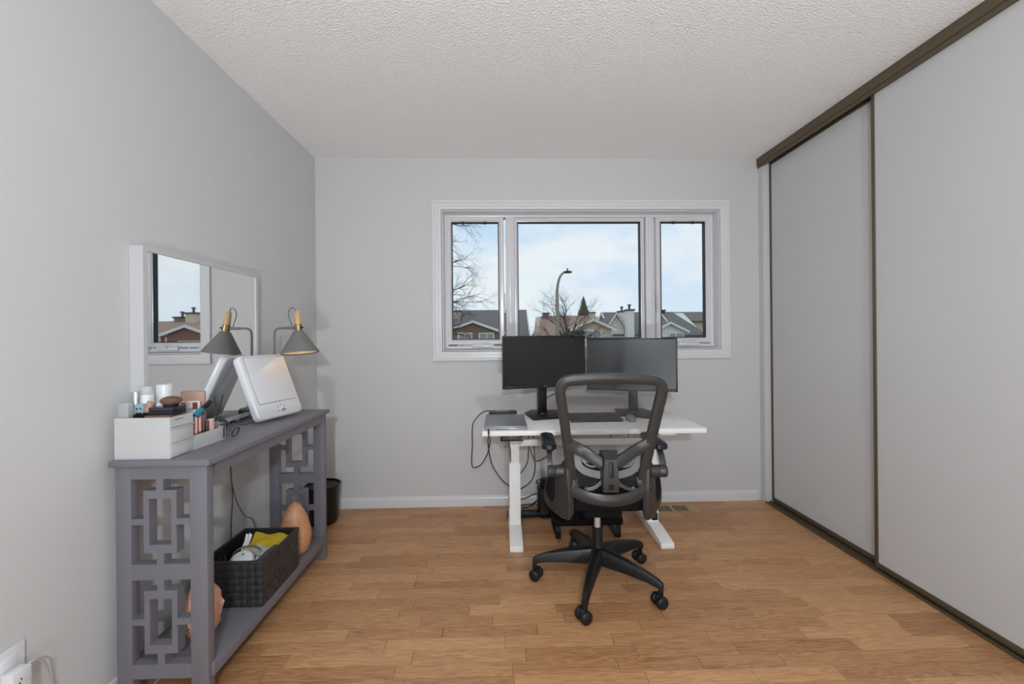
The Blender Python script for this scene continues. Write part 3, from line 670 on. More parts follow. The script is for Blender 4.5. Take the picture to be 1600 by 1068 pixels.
# ------------------------------------------------------------------ salt lamp rock, wooden egg
p = Vector((-1.056, 1.465, .130))
def rock(q):
    a = math.atan2(q.y, q.x)
    f = 1 + .10 * math.sin(3 * a + 2 * q.z) + .07 * math.sin(5 * a - 3 * q.z + 1) + .05 * math.sin(11 * q.z + 2 * a)
    g = .0022 * math.sin(17 * a + 9 * q.z) + .0018 * math.sin(23 * q.z - 7 * a)
    return Vector((q.x * (f * .056 + g), q.y * (f * .050 + g), (q.z + .96) * .106 * (1 + .03 * math.sin(4 * a))))
M_salt = mat('pink_salt', col(206, 158, 132), .55, var=.35, scale=26, bump=.7, bscale=60)
r = thing('salt_lamp', 'rough pink salt rock lamp behind the near table leg', 'salt lamp', p)
MB().sphere(p, 1, 36, (1, 1, 1), rock).build('rock', M_salt, r, org=p, smooth=True, ang=22)
MB().lathe([(0, 0), (.034, 0), (.034, .012), (0, .012)], p).build('base', M_egg, r, org=p, smooth=True)
p = Vector((-1.024, 2.050, .130)); r = thing('wooden_diffuser', 'smooth wooden egg-shaped diffuser at the far end of the console shelf', 'diffuser', p)
MB().lathe([(0, 0), (.048, 0), (.060, .012), (.070, .045), (.074, .078), (.070, .115), (.060, .155), (.046, .195), (.031, .224), (.026, .232)], p, 36).build('body', M_egg, r, org=p, smooth=True, ang=60)
MB().lathe([(.0265, .230), (.0265, .234), (.014, .241), (.012, .234), (0, .232)], p, 24).build('spout', M_egg, r, org=p, smooth=True)
# lamp cords behind the console
o = MB().tube(bez([(-1.2, 1.93, .805), (-1.262, 1.935, .79), (-1.262, 1.94, .60), (-1.258, 1.945, .45), (-1.262, 1.94, .32), (-1.26, 1.93, .12), (-1.255, 1.92, .01)]), .003).build('lamp_cord', M_gcord, smooth=True, org=(-1.26, 1.94, .01)); tag(o, 'grey lamp cord hanging down behind the console', 'cord')
o = MB().tube(bez([(-1.262, 1.945, .52), (-1.255, 1.97, .42), (-1.25, 2.02, .33), (-1.25, 2.09, .27), (-1.25, 2.13, .1), (-1.25, 2.15, .01)]), .0022).build('diffuser_cord', M_gcord, smooth=True, org=(-1.25, 2.05, .01)); tag(o, 'thin grey cord slanting behind the wooden egg', 'cord')

# ------------------------------------------------------------------ waste bin
p = Vector((-1.155, 2.675, 0)); r = thing('waste_bin', 'round black plastic waste bin in the corner behind the console', 'bin', p)
MB().lathe([(0, 0), (.072, 0), (.082, .004), (.087, .012), (.103, .245), (.100, .245), (.085, .012), (0, .010)], p, 40).build('bucket', mat('bin_black', col(18, 18, 19), .35), r, org=p, smooth=True)
MB().lathe([(.1035, .236), (.106, .239), (.106, .246), (.103, .248), (.099, .246), (.1005, .238)], p, 40).build('rim', M_black, r, org=p, smooth=True)

# ------------------------------------------------------------------ wall outlet with plugs
p = Vector((XL, 1.09, .335)); r = thing('wall_outlet', 'white wall outlet with plugs low on the mirror wall', 'outlet', p)
MB().box((XL + .0005, 1.053, .275), (XL + .006, 1.127, .390)).build('cover_plate', M_white, r, org=p, bevel=.002)
for z in (.308, .356): MB().box((XL + .005, 1.073, z - .014), (XL + .0085, 1.107, z + .014)).build('socket', M_white, r, org=p, bevel=.003)
pq = Vector((XL + .008, 1.09, .30)); r2 = thing('wall_charger', 'white plug-in adapter in the wall outlet', 'adapter', pq)
MB().box((XL + .009, 1.068, .272), (XL + .04, 1.112, .338)).build('body', M_white, r2, org=pq, bevel=.003)
for k in range(4): MB().box((XL + .0395, 1.082 + .004 * (k % 2), .29 + .008 * k), (XL + .0408, 1.085 + .004 * (k % 2), .294 + .008 * k)).build('vent', M_black, r2, org=pq)
o = MB().tube(bez([(XL + .03, 1.10, .335), (XL + .035, 1.125, .338), (XL + .03, 1.15, .31), (XL + .02, 1.17, .26), (XL + .02, 1.19, .15), (XL + .05, 1.22, .02), (XL + .08, 1.40, .006), (XL + .07, 1.7, .006)]), .0028).build('charger_cord', mat('pale_cord', col(176, 176, 176), .5), smooth=True, org=pq); tag(o, 'pale grey cord running from the wall outlet under the console', 'cord')
# ------------------------------------------------------------------ desk
DZ = .680
do = Vector((.504, 2.47, 0))
dk = thing('standing_desk', 'white standing desk with T-shaped legs under the window', 'desk', do)
dx0, dx1, dy0, dy1 = -.103, 1.111, 2.185, 2.765
MB().box((dx0, dy0, DZ - .026), (dx1, dy1, DZ)).build('desk_top', M_desk, dk, org=do, bevel=.002)
for xa in (.040, .880):
    MB().prism([(2.245, 0), (2.245, .030), (2.40, .052), (2.62, .052), (2.755, .030), (2.755, 0)], 'x', xa, xa + .074).build('foot', M_desk, dk, org=do, bevel=.003)
    c_ = MB().box((xa + .004, 2.47, .05), (xa + .072, 2.53, .42)).build('column', M_desk, dk, org=do, bevel=.003)
    MB().box((xa + .010, 2.476, .41), (xa + .066, 2.524, .640)).build('inner_column', M_desk, c_, org=do, bevel=.002)
    MB().box((xa - .006, 2.23, .634), (xa + .080, 2.72, .6535)).build('top_bracket', M_desk, dk, org=do, bevel=.002)
MB().box((.10, 2.48, .520), (.90, 2.52, .558)).build('crossbar', M_desk, dk, org=do, bevel=.002)
MB().box((.10, 2.60, .625), (.90, 2.64, .653)).build('rear_rail', M_desk, dk, org=do, bevel=.002)
q = MB().box((-.008, 2.187, .624), (.121, 2.235, .6535)).build('control_panel', M_black, dk, org=do, bevel=.006)
for k in range(6): MB().cyl((.012 + .018 * k, 2.1875, .638), (.012 + .018 * k, 2.1855, .638), .005, n=12).build('button', M_gblack, q, org=do)
MB().box((.112, 2.186, .628), (.119, 2.1875, .648)).build('display', M_mark, q, org=do)

# ------------------------------------------------------------------ monitors
def monitor(label, Lp, Rp, ztop, zbot, basepoly, neckx, necky, brand):
    """Lp, Rp: lower corners of the front face in plan"""
    Lp, Rp = Vector((Lp[0], Lp[1], 0)), Vector((Rp[0], Rp[1], 0)); u = (Rp - Lp); Wd = u.length; u.normalize()
    c = Vector((neckx, necky, DZ)); r = thing('computer_monitor', label, 'monitor', c, group='computer monitors on the desk')
    nv = Vector((-u.y, u.x, 0))               # away from the viewer
    M = Matrix(((u.x, nv.x, 0, Lp.x), (u.y, nv.y, 0, Lp.y), (0, 0, 1, 0), (0, 0, 0, 1)))
    hs = MB(); hs.box((0, .002, zbot), (Wd, .018, ztop), M)
    hs.loft([[M @ Vector(p) for p in ((.03, .018, zbot + .02), (Wd - .03, .018, zbot + .02), (Wd - .03, .018, ztop - .03), (.03, .018, ztop - .03))],
             [M @ Vector(p) for p in ((.10, .042, zbot + .06), (Wd - .10, .042, zbot + .06), (Wd - .10, .042, ztop - .10), (.10, .042, ztop - .10))]])
    hs.build('housing', M_black, r, org=c, bevel=.002)
    bz = .009
    m = MB(); m.box((0, -.0015, zbot), (bz, .002, ztop), M); m.box((Wd - bz, -.0015, zbot), (Wd, .002, ztop), M)
    m.box((bz, -.0015, ztop - bz), (Wd - bz, .002, ztop), M); m.box((bz, -.0015, zbot), (Wd - bz, .002, zbot + .018), M)
    bzl = m.build('bezel', M_black, r, org=c, bevel=.001)
    MB().box((bz - .001, -.0004, zbot + .017), (Wd - bz + .001, .001, ztop - bz + .001), M).build('screen', M_screen, r, org=c)
    g = MB(); cx = Wd / 2
    if brand:
        g.cyl(M @ Vector((cx - .008, -.0014, zbot + .009)), M @ Vector((cx - .008, -.0019, zbot + .009)), .004, n=12)
        g.box((cx - .001, -.0019, zbot + .006), (cx + .0005, -.0014, zbot + .012), M); g.box((cx, -.0019, zbot + .006), (cx + .004, -.0014, zbot + .0072), M)
        g.box((cx + .006, -.0019, zbot + .006), (cx + .0072, -.0014, zbot + .012), M); g.box((cx + .006, -.0019, zbot + .006), (cx + .011, -.0014, zbot + .0072), M); g.box((cx + .006, -.0019, zbot + .0108), (cx + .011, -.0014, zbot + .012), M)
    else:
        for k in range(4): g.box((Wd - .062 + .014 * k, -.0019, zbot + .006), (Wd - .053 + .014 * k, -.0014, zbot + .010), M)
    g.build('badge', M_grey, bzl, org=c)
    MB().prism(basepoly, 'z', DZ, DZ + .012).build('stand_base', M_black, r, org=c, bevel=.003)
    a = math.atan2(u.y, u.x)
    NM = Matrix.Translation((neckx, necky, 0)) @ Matrix.Rotation(a, 4, 'Z')
    MB().box((-.029, -.012, DZ + .010), (.029, .012, (ztop + zbot) / 2 + .03), NM).build('stand_neck', M_black, r, org=c, bevel=.003)
    MB().lathe([(0, DZ + .012), (.036, DZ + .012), (.034, DZ + .020), (0, DZ + .020)], (neckx, necky, 0)).build('swivel', M_black, r, org=c, smooth=True)
    return r
monitor('black monitor with the webcam, nearer the console', (.013, 2.47), (.545, 2.635), 1.189, .865,
        [(.150, 2.655), (.190, 2.445), (.396, 2.50), (.385, 2.745), (.20, 2.755)], .262, 2.618, True)
monitor('black monitor with a bright sheen, nearer the closet', (.556, 2.635), (1.079, 2.47), 1.168, .836,
        [(.735, 2.545), (.905, 2.445), (.985, 2.66), (.96, 2.752), (.765, 2.752)], .852, 2.622, False)
# webcam
wp = at(902, 526, 2.60); wc = thing('webcam', 'black webcam clipped on top of the monitor', 'webcam', wp)
MB().prism(rrect(-.045, .045, -.014, .014, .012), 'y', -.014, .014, Matrix.Translation(wp + Vector((0, 0, .026)))).build('body', M_black, wc, org=wp, smooth=True)
for dx, rad in ((0, .010),): 
    q = MB().cyl(wp + Vector((dx, -.013, .026)), wp + Vector((dx, -.019, .026)), rad, n=20).build('lens_ring', M_gblack, wc, org=wp, smooth=True)
    MB().cyl(wp + Vector((dx, -.0185, .026)), wp + Vector((dx, -.0198, .026)), rad * .7, n=20).build('lens', mat('lens_glass', col(14, 14, 22), .08), q, org=wp, smooth=True)
MB().box(wp + Vector((-.022, -.018, -.002)), wp + Vector((.024, .05, .012))).build('clip', M_black, wc, org=wp, bevel=.003)

# ------------------------------------------------------------------ laptop, dock, keyboard, mouse
lp_ = Vector((.02, 2.40, DZ)); lt = thing('laptop', 'closed silver laptop at the desk edge beside the console', 'laptop', lp_)
MB().box((-.096, 2.212, DZ + .0005), (.140, 2.560, DZ + .013)).build('base', M_silver, lt, org=lp_, bevel=.003)
MB().box((-.096, 2.212, DZ + .0138), (.140, 2.560, DZ + .021)).build('lid', mat('laptop_lid', col(146, 147, 150), .4, .55, var=.03), lt, org=lp_, bevel=.003)
for k in range(9): MB().box((-.030 + .0085 * k, 2.2112, DZ + .004), (-.025 + .0085 * k, 2.2125, DZ + .010)).build('vent_slot', M_black, lt, org=lp_)
MB().box((-.074, 2.211, DZ + .004), (-.062, 2.2125, DZ + .009)).build('port', mat('blue_port', col(70, 120, 160), .4), lt, org=lp_)
MB().box((.090, 2.53, DZ + .0211), (.125, 2.552, DZ + .0214)).build('sticker', M_white, lt, org=lp_)
p = Vector((.01, 2.63, DZ)); d_ = thing('docking_station', 'slim black docking station behind the laptop', 'dock', p)
MB().box((-.080, 2.585, DZ + .0005), (.100, 2.680, DZ + .026)).build('body', M_black, d_, org=p, bevel=.008, seg=3)
MB().box((-.04, 2.60, DZ + .0255), (.05, 2.665, DZ + .0275)).build('top_plate', M_grey, d_, org=p, bevel=.001)
p = Vector((.56, 2.455, DZ)); kb = thing('keyboard', 'black keyboard seen through the chair back', 'keyboard', p)
MB().prism([(2.380, DZ + .0005), (2.530, DZ + .0005), (2.530, DZ + .026), (2.518, DZ + .028), (2.380, DZ + .014)], 'x', .408, .715).build('case', M_black, kb, org=p, bevel=.002)
m = MB()
for rw in range(6):
    y_ = 2.390 + rw * .0215; z_ = DZ + .0152 + rw * .0022
    for k in range(15):
        x_ = .416 + k * .0198
        if rw == 0 and 2 < k < 8: 
            if k > 3: continue
            m.box((x_, y_, z_ - .004), (x_ + .096, y_ + .0175, z_ + .005)); continue
        m.box((x_, y_, z_ - .004), (x_ + .0172, y_ + .0175, z_ + .005))
o = m.build('keycaps', M_gblack, kb, org=p); o['kind'] = 'stuff'
p = Vector((.765, 2.40, DZ)); ms = thing('computer_mouse', 'light grey computer mouse right of the keyboard', 'mouse', p)
def mfn(q): return Vector((q.x * .030, q.y * .052, max(q.z, -.15) * (.034 + .006 * q.y) + .006))
MB().sphere(p, 1, 20, (1, 1, 1), mfn).build('shell', M_grey, ms, org=p, smooth=True, ang=60)
MB().cyl(p + Vector((-.004, .028, .036)), p + Vector((.004, .028, .036)), .008, n=14).build('wheel', M_black, ms, org=p, smooth=True)

# ------------------------------------------------------------------ cables round the desk
def cable(label, pts, rad=.0032, m=None, name='desk_cable', cat='cable'):
    o = MB().tube(bez(pts, 7), rad, 7).build(name, m or M_cord, smooth=True, org=pts[0]); return tag(o, label, cat)
W3 = lambda px, py, Y: tuple(at(px, py, Y))
cable('black cable looping off the desk edge beside the laptop', [W3(764, 641, 2.62), W3(754, 644, 2.58), W3(742, 656, 2.5), W3(738, 668, 2.45), W3(738, 695, 2.42), W3(737, 724, 2.4), W3(742, 730, 2.4), W3(752, 725, 2.38), W3(761, 710, 2.36), W3(765, 695, 2.34), W3(766, 684, 2.30), W3(763, 676, 2.17), W3(763.5, 670, 2.195)])
cable('black cable from the laptop port sweeping to the floor behind the desk leg', [W3(763, 671, 2.20), W3(764, 676, 2.165), W3(762.5, 690, 2.2), W3(765, 710, 2.3), W3(771, 730, 2.4), W3(785, 750, 2.55), W3(796, 760, 2.62), W3(797, 775, 2.62), W3(797.5, 790, 2.64)])
cable('black thin cable dropping from the desk control panel', [W3(794, 688, 2.22), W3(797, 700, 2.3), W3(798, 715, 2.4), W3(797, 735, 2.60), W3(798, 765, 2.65)], .0025)
cable('black cable hanging straight beside the crossbar', [W3(826, 676, 2.66), W3(826, 700, 2.66), W3(824, 722, 2.66), W3(814, 738, 2.66), W3(806, 745, 2.66)])
cable('black cable curving down to the floor past the left column', [W3(833, 676, 2.64), W3(835, 705, 2.64), W3(836, 735, 2.64), W3(829, 752, 2.64), W3(814, 763, 2.64), W3(800, 770, 2.66)])
cable('black cable drooping in a swag below the crossbar', [W3(828, 700, 2.62), W3(834, 716, 2.60), W3(840, 720, 2.6), W3(852, 714, 2.6), W3(862, 705, 2.6), W3(875, 690, 2.62), W3(880, 680, 2.66)])
cable('crossed black cable ends under the desk centre', [W3(942, 692, 2.63), W3(948, 686, 2.62), W3(957, 678, 2.62), W3(960, 674, 2.66)])
cable('black short cable end under the desk toward the closet', [W3(982, 676, 2.64), W3(982, 684, 2.63), W3(983, 692, 2.63)])
cable('black cable tangle on the floor beside the desk leg', [W3(799, 782, 2.74), W3(820, 778, 2.7), W3(836, 771, 2.68), W3(846, 774, 2.7), W3(838, 782, 2.72), W3(822, 793, 2.76), W3(806, 790, 2.78), W3(830, 787, 2.80), W3(846, 788, 2.8)])
cable('black cable rising from the floor tangle to the upright device', [W3(818, 793, 2.73), W3(832, 789, 2.71), W3(842, 778, 2.70), W3(848, 768, 2.71), W3(856, 764, 2.72)])
cable('black cable between the monitors and the wall', [W3(848, 626, 2.64), W3(856, 620, 2.70), W3(866, 615, 2.74), W3(880, 612, 2.70)])
p = at(797, 788, 2.70); p.z = 0; r = thing('power_strip', 'black power strip on the floor behind the desk leg', 'power strip', p)
MB().box(p + Vector((-.02, -.03, 0)), p + Vector((.20, .025, .035))).build('body', M_black, r, org=p, bevel=.004)
for k in range(4): MB().cyl(p + Vector((.02 + .045 * k, 0, .034)), p + Vector((.02 + .045 * k, 0, .0365)), .016, n=16).build('socket', M_gblack, r, org=p)
# upright black device
p = Vector((.285, 2.70, 0)); r = thing('tower_device', 'black upright tower device on the floor left of the footrest', 'device', p)
MB().prism(rrect(p.x - .05, p.x + .05, 2.665, 2.745, .02), 'z', .02, .19).build('body', M_black, r, org=p, smooth=True)
MB().lathe([(0, 0), (.055, 0), (.055, .012), (.04, .02), (0, .02)], p + Vector((0, .005, 0))).build('base', M_black, r, org=p, smooth=True)
MB().lathe([(.028, .19), (.034, .20), (.034, .235), (.025, .245), (0, .245)], p + Vector((0, .005, 0))).build('cap', M_black, r, org=p, smooth=True)
hp = [p + Vector((-.03 + .026 * math.cos(a), .0, .225 + .014 * math.sin(a))) for a in [2 * PI * k / 14 for k in range(14)]]
MB().tube(hp, .004, 7, closed=True).build('carry_ring', M_black, r, org=p, smooth=True)
# footrest
p = Vector((.50, 2.45, 0)); r = thing('footrest', 'black tilted footrest on curved legs under the desk', 'footrest', p)
BM = Matrix.Translation((.50, 2.36, .085)) @ Matrix.Rotation(math.radians(24), 4, 'X')
MB().prism(rrect(-.205, .205, 0, .275, .02), 'z', 0, .018, BM).build('board', M_fab, r, org=p, smooth=True, ang=30)
m = MB()
for i in range(12):
    for j in range(8): m.cyl(BM @ Vector((-.18 + i * .0327, .03 + j * .034, .017)), BM @ Vector((-.18 + i * .0327, .03 + j * .034, .022)), .006, .004, 6)
o = m.build('grip_dots', M_fab, r, org=p); o['kind'] = 'stuff'
for sx in (-.185, .165):
    MB().tube(bez([(.5 + sx + .01, 2.372, .088), (.5 + sx + .01, 2.366, .05), (.5 + sx + .01, 2.374, .015), (.5 + sx + .01, 2.40, .007), (.5 + sx + .01, 2.53, .007), (.5 + sx + .01, 2.60, .02), (.5 + sx + .01, 2.598, .19)], 6), 1.0,
              sec=[(.006, -.014), (.006, .014), (-.006, .014), (-.006, -.014)], up=(0, 1, .3)).build('leg', M_black, r, org=p, smooth=True, ang=40)

# ------------------------------------------------------------------ office chair
CX, CY = .478, 1.970
co_ = Vector((CX, CY, 0)); CR = -.05
ch_ = thing('office_chair', 'black mesh-back office chair with flip-up arms at the desk', 'chair', co_, CR)
def part(mb, name, m, parent=None, **k): return mb.build(name, m, parent or ch_, **k)
# seat
rings = []
for z, ins in ((.385, .040), (.392, .016), (.410, .004), (.440, 0), (.470, .006), (.487, .024), (.493, .06)):
    rings.append([(a, b_, z - .012 * (a / .24) ** 2 * 0) for a, b_ in rrect(-.228 + ins, .228 - ins, -.150 + ins, .295 - ins, .10 - ins * .5, 8)])
part(MB().loft(rings), 'seat', M_fab, smooth=True, ang=60)
part(MB().box((-.09, -.06, .326), (.09, .16, .390)), 'seat_mechanism', M_fab, bevel=.01)
part(MB().tube(bez([(.10, .02, .35), (.20, .0, .352), (.245, -.03, .355)]), .006), 'lever', M_black, smooth=True)
part(MB().box((.215, -.095, .330), (.245, -.055, .366)), 'lever_knob', M_black, bevel=.008)
# back frame loop (centre line), reclined
yb = lambda z: -.165 - (z - .62) * .25
def bowed(x, z): return Vector((x, yb(z) + .035 * (1 - (x / .22) ** 2) * 0 - .0, z))
Lh = [(.154, .530), (.160, .57), (.170, .64), (.184, .74), (.200, .85), (.212, .925), (.214, .955), (.204, .982), (.180, .996), (.12, 1.002), (.06, 1.005), (0, 1.006)]
loop = [bowed(-x, z) for x, z in Lh] + [bowed(x, z) for x, z in reversed(Lh[:-1])]
sec = [(.013, -.021), (.017, -.012), (.018, 0), (.017, .012), (.013, .021), (-.008, .022), (-.014, .012), (-.014, -.012), (-.008, -.022)]
part(MB().tube(bez(loop, 4), 1.0, sec=sec, up=(0, -1, -.25)), 'back_frame', M_gblack, smooth=True, ang=60)
lw = [(.156, -.142, .548), (.155, -.158, .518), (.142, -.176, .496), (.10, -.196, .482), (.05, -.207, .474)]
low = bez([(-a, b_, c_) for a, b_, c_ in lw] + [(0, -.210, .471)] + [(a, b_, c_) for a, b_, c_ in reversed(lw)], 5)
part(MB().tube(low, 1.0, sec=[(.011, -.025), (.016, -.010), (.014, .010), (.005, .025), (-.010, .022), (-.012, -.021)], up=(0, -1, .1)), 'lower_bar', M_gblack, smooth=True, ang=60)
# mesh: real strands
def halfw(z):
    for (x0, z0_), (x1, z1_) in zip(Lh, Lh[1:]):
        if z0_ <= z <= z1_: return x0 + (x1 - x0) * (z - z0_) / max(z1_ - z0_, 1e-6)
    return .150
ZM0, ZM1 = .500, .990
ym = lambda x, z: yb(z) + .004 + .030 * (1 - min(1, (x / .21) ** 2)) * math.sin(PI * (z - ZM0) / (ZM1 - ZM0)) 
m = MB(); s2 = .0005
def flat(pts, across):
    o_ = len(m.v)
    for p_ in pts: m.v += [p_ - across * s2, p_ + across * s2]
    for i in range(len(pts) - 1): a = o_ + 2 * i; m.f.append((a, a + 1, a + 3, a + 2))
nv_ = 66
for k in range(1, nv_):
    t_ = -1 + 2 * k / nv_; flat([Vector((t_ * halfw(z), ym(t_ * halfw(z), z), z)) for z in [ZM0 + (ZM1 - ZM0) * i / 14 for i in range(15)]], Vector((1, 0, 0)))
nh_ = 82
for k in range(1, nh_):
    z = ZM0 + (ZM1 - ZM0) * k / nh_; flat([Vector((t_ * halfw(z), ym(t_ * halfw(z), z) + .0004, z)) for t_ in [-1 + i / 6 for i in range(13)]], Vector((0, 0, 1)))
o = part(m, 'mesh_back', M_meshf); o['kind'] = 'stuff'
# spine with inset, V arms
sp = part(MB().loft([[(-.036, -.195, .508), (.036, -.195, .508), (.032, -.235, .515), (-.032, -.235, .515)],
                [(-.040, -.190, .56), (.040, -.190, .56), (.034, -.240, .56), (-.034, -.240, .56)],
                [(-.041, -.185, .672), (.041, -.185, .672), (.026, -.236, .655), (-.026, -.236, .655)],
                [(-.038, -.180, .682), (.038, -.180, .682), (.034, -.195, .682), (-.034, -.195, .682)]]), 'spine', M_gblack, smooth=True, ang=25)
part(MB().loft([[(-.013, -.2385, .525), (.013, -.2385, .525), (.013, -.230, .525), (-.013, -.230, .525)], [(-.009, -.2405, .645), (.009, -.2405, .645), (.009, -.230, .645), (-.009, -.230, .645)]]), 'spine_inset', M_black, sp, bevel=.002)
for s in (-1, 1):
    part(MB().tube(bez([(s * .03, -.205, .628), (s * .08, -.198, .660), (s * .13, -.188, .688), (s * .178, yb(.715) - .004, .715)]), 1.0,
                   sec=[(.010, -.024), (.015, 0), (.010, .022), (-.008, .024), (-.008, -.024)], up=(0, -1, 0)), 'back_arm', M_gblack, smooth=True, ang=40)
    part(MB().tube(bez([(s * .02, -.200, .575), (s * .07, -.185, .580), (s * .11, -.17, .592), (s * .135, -.155, .620), (s * .140, -.150, .665)]), 1.0,
                   sec=[(.003, -.016), (.003, .016), (-.003, .016), (-.003, -.016)], up=(0, -1, 0)), 'lumbar_band', M_grey, smooth=True, ang=40)
    part(MB().tube(bez([(s * .03, -.20, .625), (s * .07, -.19, .612), (s * .10, -.18, .622), (s * .112, -.17, .655)]), 1.0,
                   sec=[(.002, -.004), (.002, .004), (-.002, .004), (-.002, -.004)], up=(0, -1, 0)), 'lumbar_rib', M_grey, smooth=True)
    part(MB().tube(bez([(s * .03, -.200, .553), (s * .05, -.205, .535), (s * .075, -.207, .522), (s * .098, -.206, .520), (s * .105, -.205, .528)]), 1.0,
                   sec=[(.004, -.007), (.005, 0), (.004, .007), (-.004, .007), (-.004, -.007)], up=(0, -1, .3)), 'tension_hook', M_gblack, smooth=True)
    # arm bracket: plate flaring out from the rear corner of the seat
    P0 = Vector((s * .160, -.178, 0)); P1 = Vector((s * .270, -.03, 0)); du_ = (P1 - P0).normalized(); LN = (P1 - P0).length
    nn_ = Vector((du_.y, -du_.x, 0)) * s
    def PL(uv, off): return P0 + du_ * (uv[0] * LN) + Vector((0, 0, uv[1])) + nn_ * off
    out = [(.0, .40), (.02, .52), (.05, .60), (.08, .632), (.16, .638), (.24, .630), (.30, .61), (.42, .60), (.62, .585), (.80, .555), (.93, .50), (1.0, .44), (.98, .405), (.86, .385), (.60, .37), (.30, .362), (.10, .366)]
    rg = [[PL((.45 + (a - .45) * k_, .48 + (b_ - .48) * k_), of) for a, b_ in out] for of, k_ in ((-.016, .93), (-.010, 1), (.008, 1), (.016, .92))]
    pl = part(MB().loft(rg), 'arm_bracket', M_gblack, smooth=True, ang=40)
    sl = [(.52, .56), (.78, .53), (.90, .47), (.80, .43), (.62, .415), (.52, .45)]
    part(MB().loft([[PL(q, of) for q in sl] for of in (.010, .0175)]), 'bracket_recess', M_fab, pl, bevel=.003)
    for uv in ((.14, .612), (.16, .50)):
        part(MB().cyl(PL(uv, .012), PL(uv, .020), .010 if uv[1] > .6 else .005, n=14), 'bolt', M_gblack, pl, smooth=True)
    dr = part(MB().lathe([(0, -.042), (.020, -.042), (.026, -.036), (.027, -.002), (.0255, 0), (.027, .002), (.028, .030), (.024, .036), (0, .036)], n=24,
                    M=Matrix.Translation((s * .230, -.145, .578)) @ Matrix.Rotation(s * PI / 2, 4, 'Y')), 'arm_pivot', M_gblack, smooth=True)
    part(MB().tube(bez([(s * .252, -.145, .585), (s * .254, -.130, .62), (s * .254, -.10, .650), (s * .254, -.06, .664), (s * .254, .06, .664)]), 1.0,
                   sec=[(.007, -.012), (.009, 0), (.007, .012), (-.007, .012), (-.007, -.012)], up=(0, -1, .6)), 'arm_post', M_gblack, smooth=True, ang=40)
    rgs = [[(s * .254 + a, b_, z) for a, b_ in rrect(-.034 + i_, .034 - i_, -.125 + i_, .125 - i_, .028 - i_ * .4, 6)] for z, i_ in ((.664, .006), (.668, 0), (.682, 0), (.690, .004), (.693, .012))]
    part(MB().loft(rgs), 'arm_pad', M_black, smooth=True, ang=50)
# gas lift, base
BC = Vector((-.018, 0, 0))
part(MB().lathe([(0, .065), (.016, .065), (.016, .10), (.030, .105), (.034, .14), (.028, .165), (.0265, .17), (.0265, .262), (0, .262)], BC, 28), 'hub', M_black, smooth=True)
part(MB().lathe([(0, .262), (.0150, .262), (.0150, .326), (0, .326)], BC, 20), 'gas_lift', mat('satin_steel', col(196, 196, 198), .35, .45), smooth=True)
for k in range(5):
    a = 3.0513 - CR + k * 2 * PI / 5; d_ = Vector((math.cos(a), math.sin(a), 0)); t_ = Vector((-d_.y, d_.x, 0))
    rg = []
    for rr_, zt_, zb_, wd in ((.020, .168, .095, .027), (.06, .163, .092, .025), (.155, .150, .094, .021), (.25, .128, .090, .017), (.296, .113, .082, .0155), (.314, .100, .070, .014)):
        c_ = BC + d_ * rr_
        rg.append([c_ + t_ * wd + Vector((0, 0, zb_)), c_ + t_ * wd * .92 + Vector((0, 0, zt_ - .010)), c_ + t_ * wd * .55 + Vector((0, 0, zt_)), c_ - t_ * wd * .55 + Vector((0, 0, zt_)), c_ - t_ * wd * .92 + Vector((0, 0, zt_ - .010)), c_ - t_ * wd + Vector((0, 0, zb_))])
    part(MB().loft(rg), 'base_leg', M_black, smooth=True, ang=50)
    c0 = BC + d_ * .305; wa = [2.6, .5, .35, .45, 2.9][k]; fw = Vector((math.cos(wa), math.sin(wa), 0)); ax = Vector((-fw.y, fw.x, 0)); wc_ = c0 - fw * .008 + Vector((0, 0, .0275))
    cs = part(MB().cyl(c0 + Vector((0, 0, .05)), c0 + Vector((0, 0, .086)), .011, n=14).sphere(wc_ + Vector((0, 0, .008)), .022, 12, (1, 1, 1)), 'caster', M_black, smooth=True)
    for s in (-1, 1):
        q = wc_ + ax * (s * .019)
        M_ = Matrix.Translation(q) @ ax.to_track_quat('Z', 'Y').to_matrix().to_4x4()
        part(MB().lathe([(0, -.012 ), (.022, -.012), (.0265, -.008), (.0275, 0), (.0265, .008), (.021, .013), (0, .015)] if s > 0 else [(0, -.015), (.021, -.013), (.0265, -.008), (.0275, 0), (.0265, .008), (.022, .012), (0, .012)], n=24, M=M_), 'wheel', M_black, cs, smooth=True, ang=50)

# ------------------------------------------------------------------ floor register
p = Vector((1.17, 2.755, 0)); r = thing('floor_register', 'brass-coloured slotted floor vent beside the desk foot', 'vent', p)
m = MB(); M_reg = mat('register_tan', col(176, 150, 104), .4, .3)
vx0, vx1, vy0, vy1 = 1.02, 1.325, 2.692, 2.825
ring_ = ((vx0, vy0, vx1, vy0 + .020), (vx0, vy1 - .020, vx1, vy1), (vx0, vy0 + .02, vx0 + .02, vy1 - .02), (vx1 - .06, vy0 + .02, vx1, vy1 - .02), (1.150, vy0 + .02, 1.166, vy1 - .02))
for a in ring_: m.box((a[0], a[1], .0002), (a[2], a[3], .006))
m.build('face_plate', M_reg, r, org=p)
MB().box((vx0 + .01, vy0 + .01, .0001), (vx1 - .03, vy1 - .01, .0012)).build('duct', M_black, r, org=p)
x_ = vx0 + .032
while x_ < vx1 - .066:
    MB().box((x_, vy0 + .018, .0012), (x_ + .007, vy1 - .018, .0055)).build('slat', M_reg, r, org=p); x_ += .0185

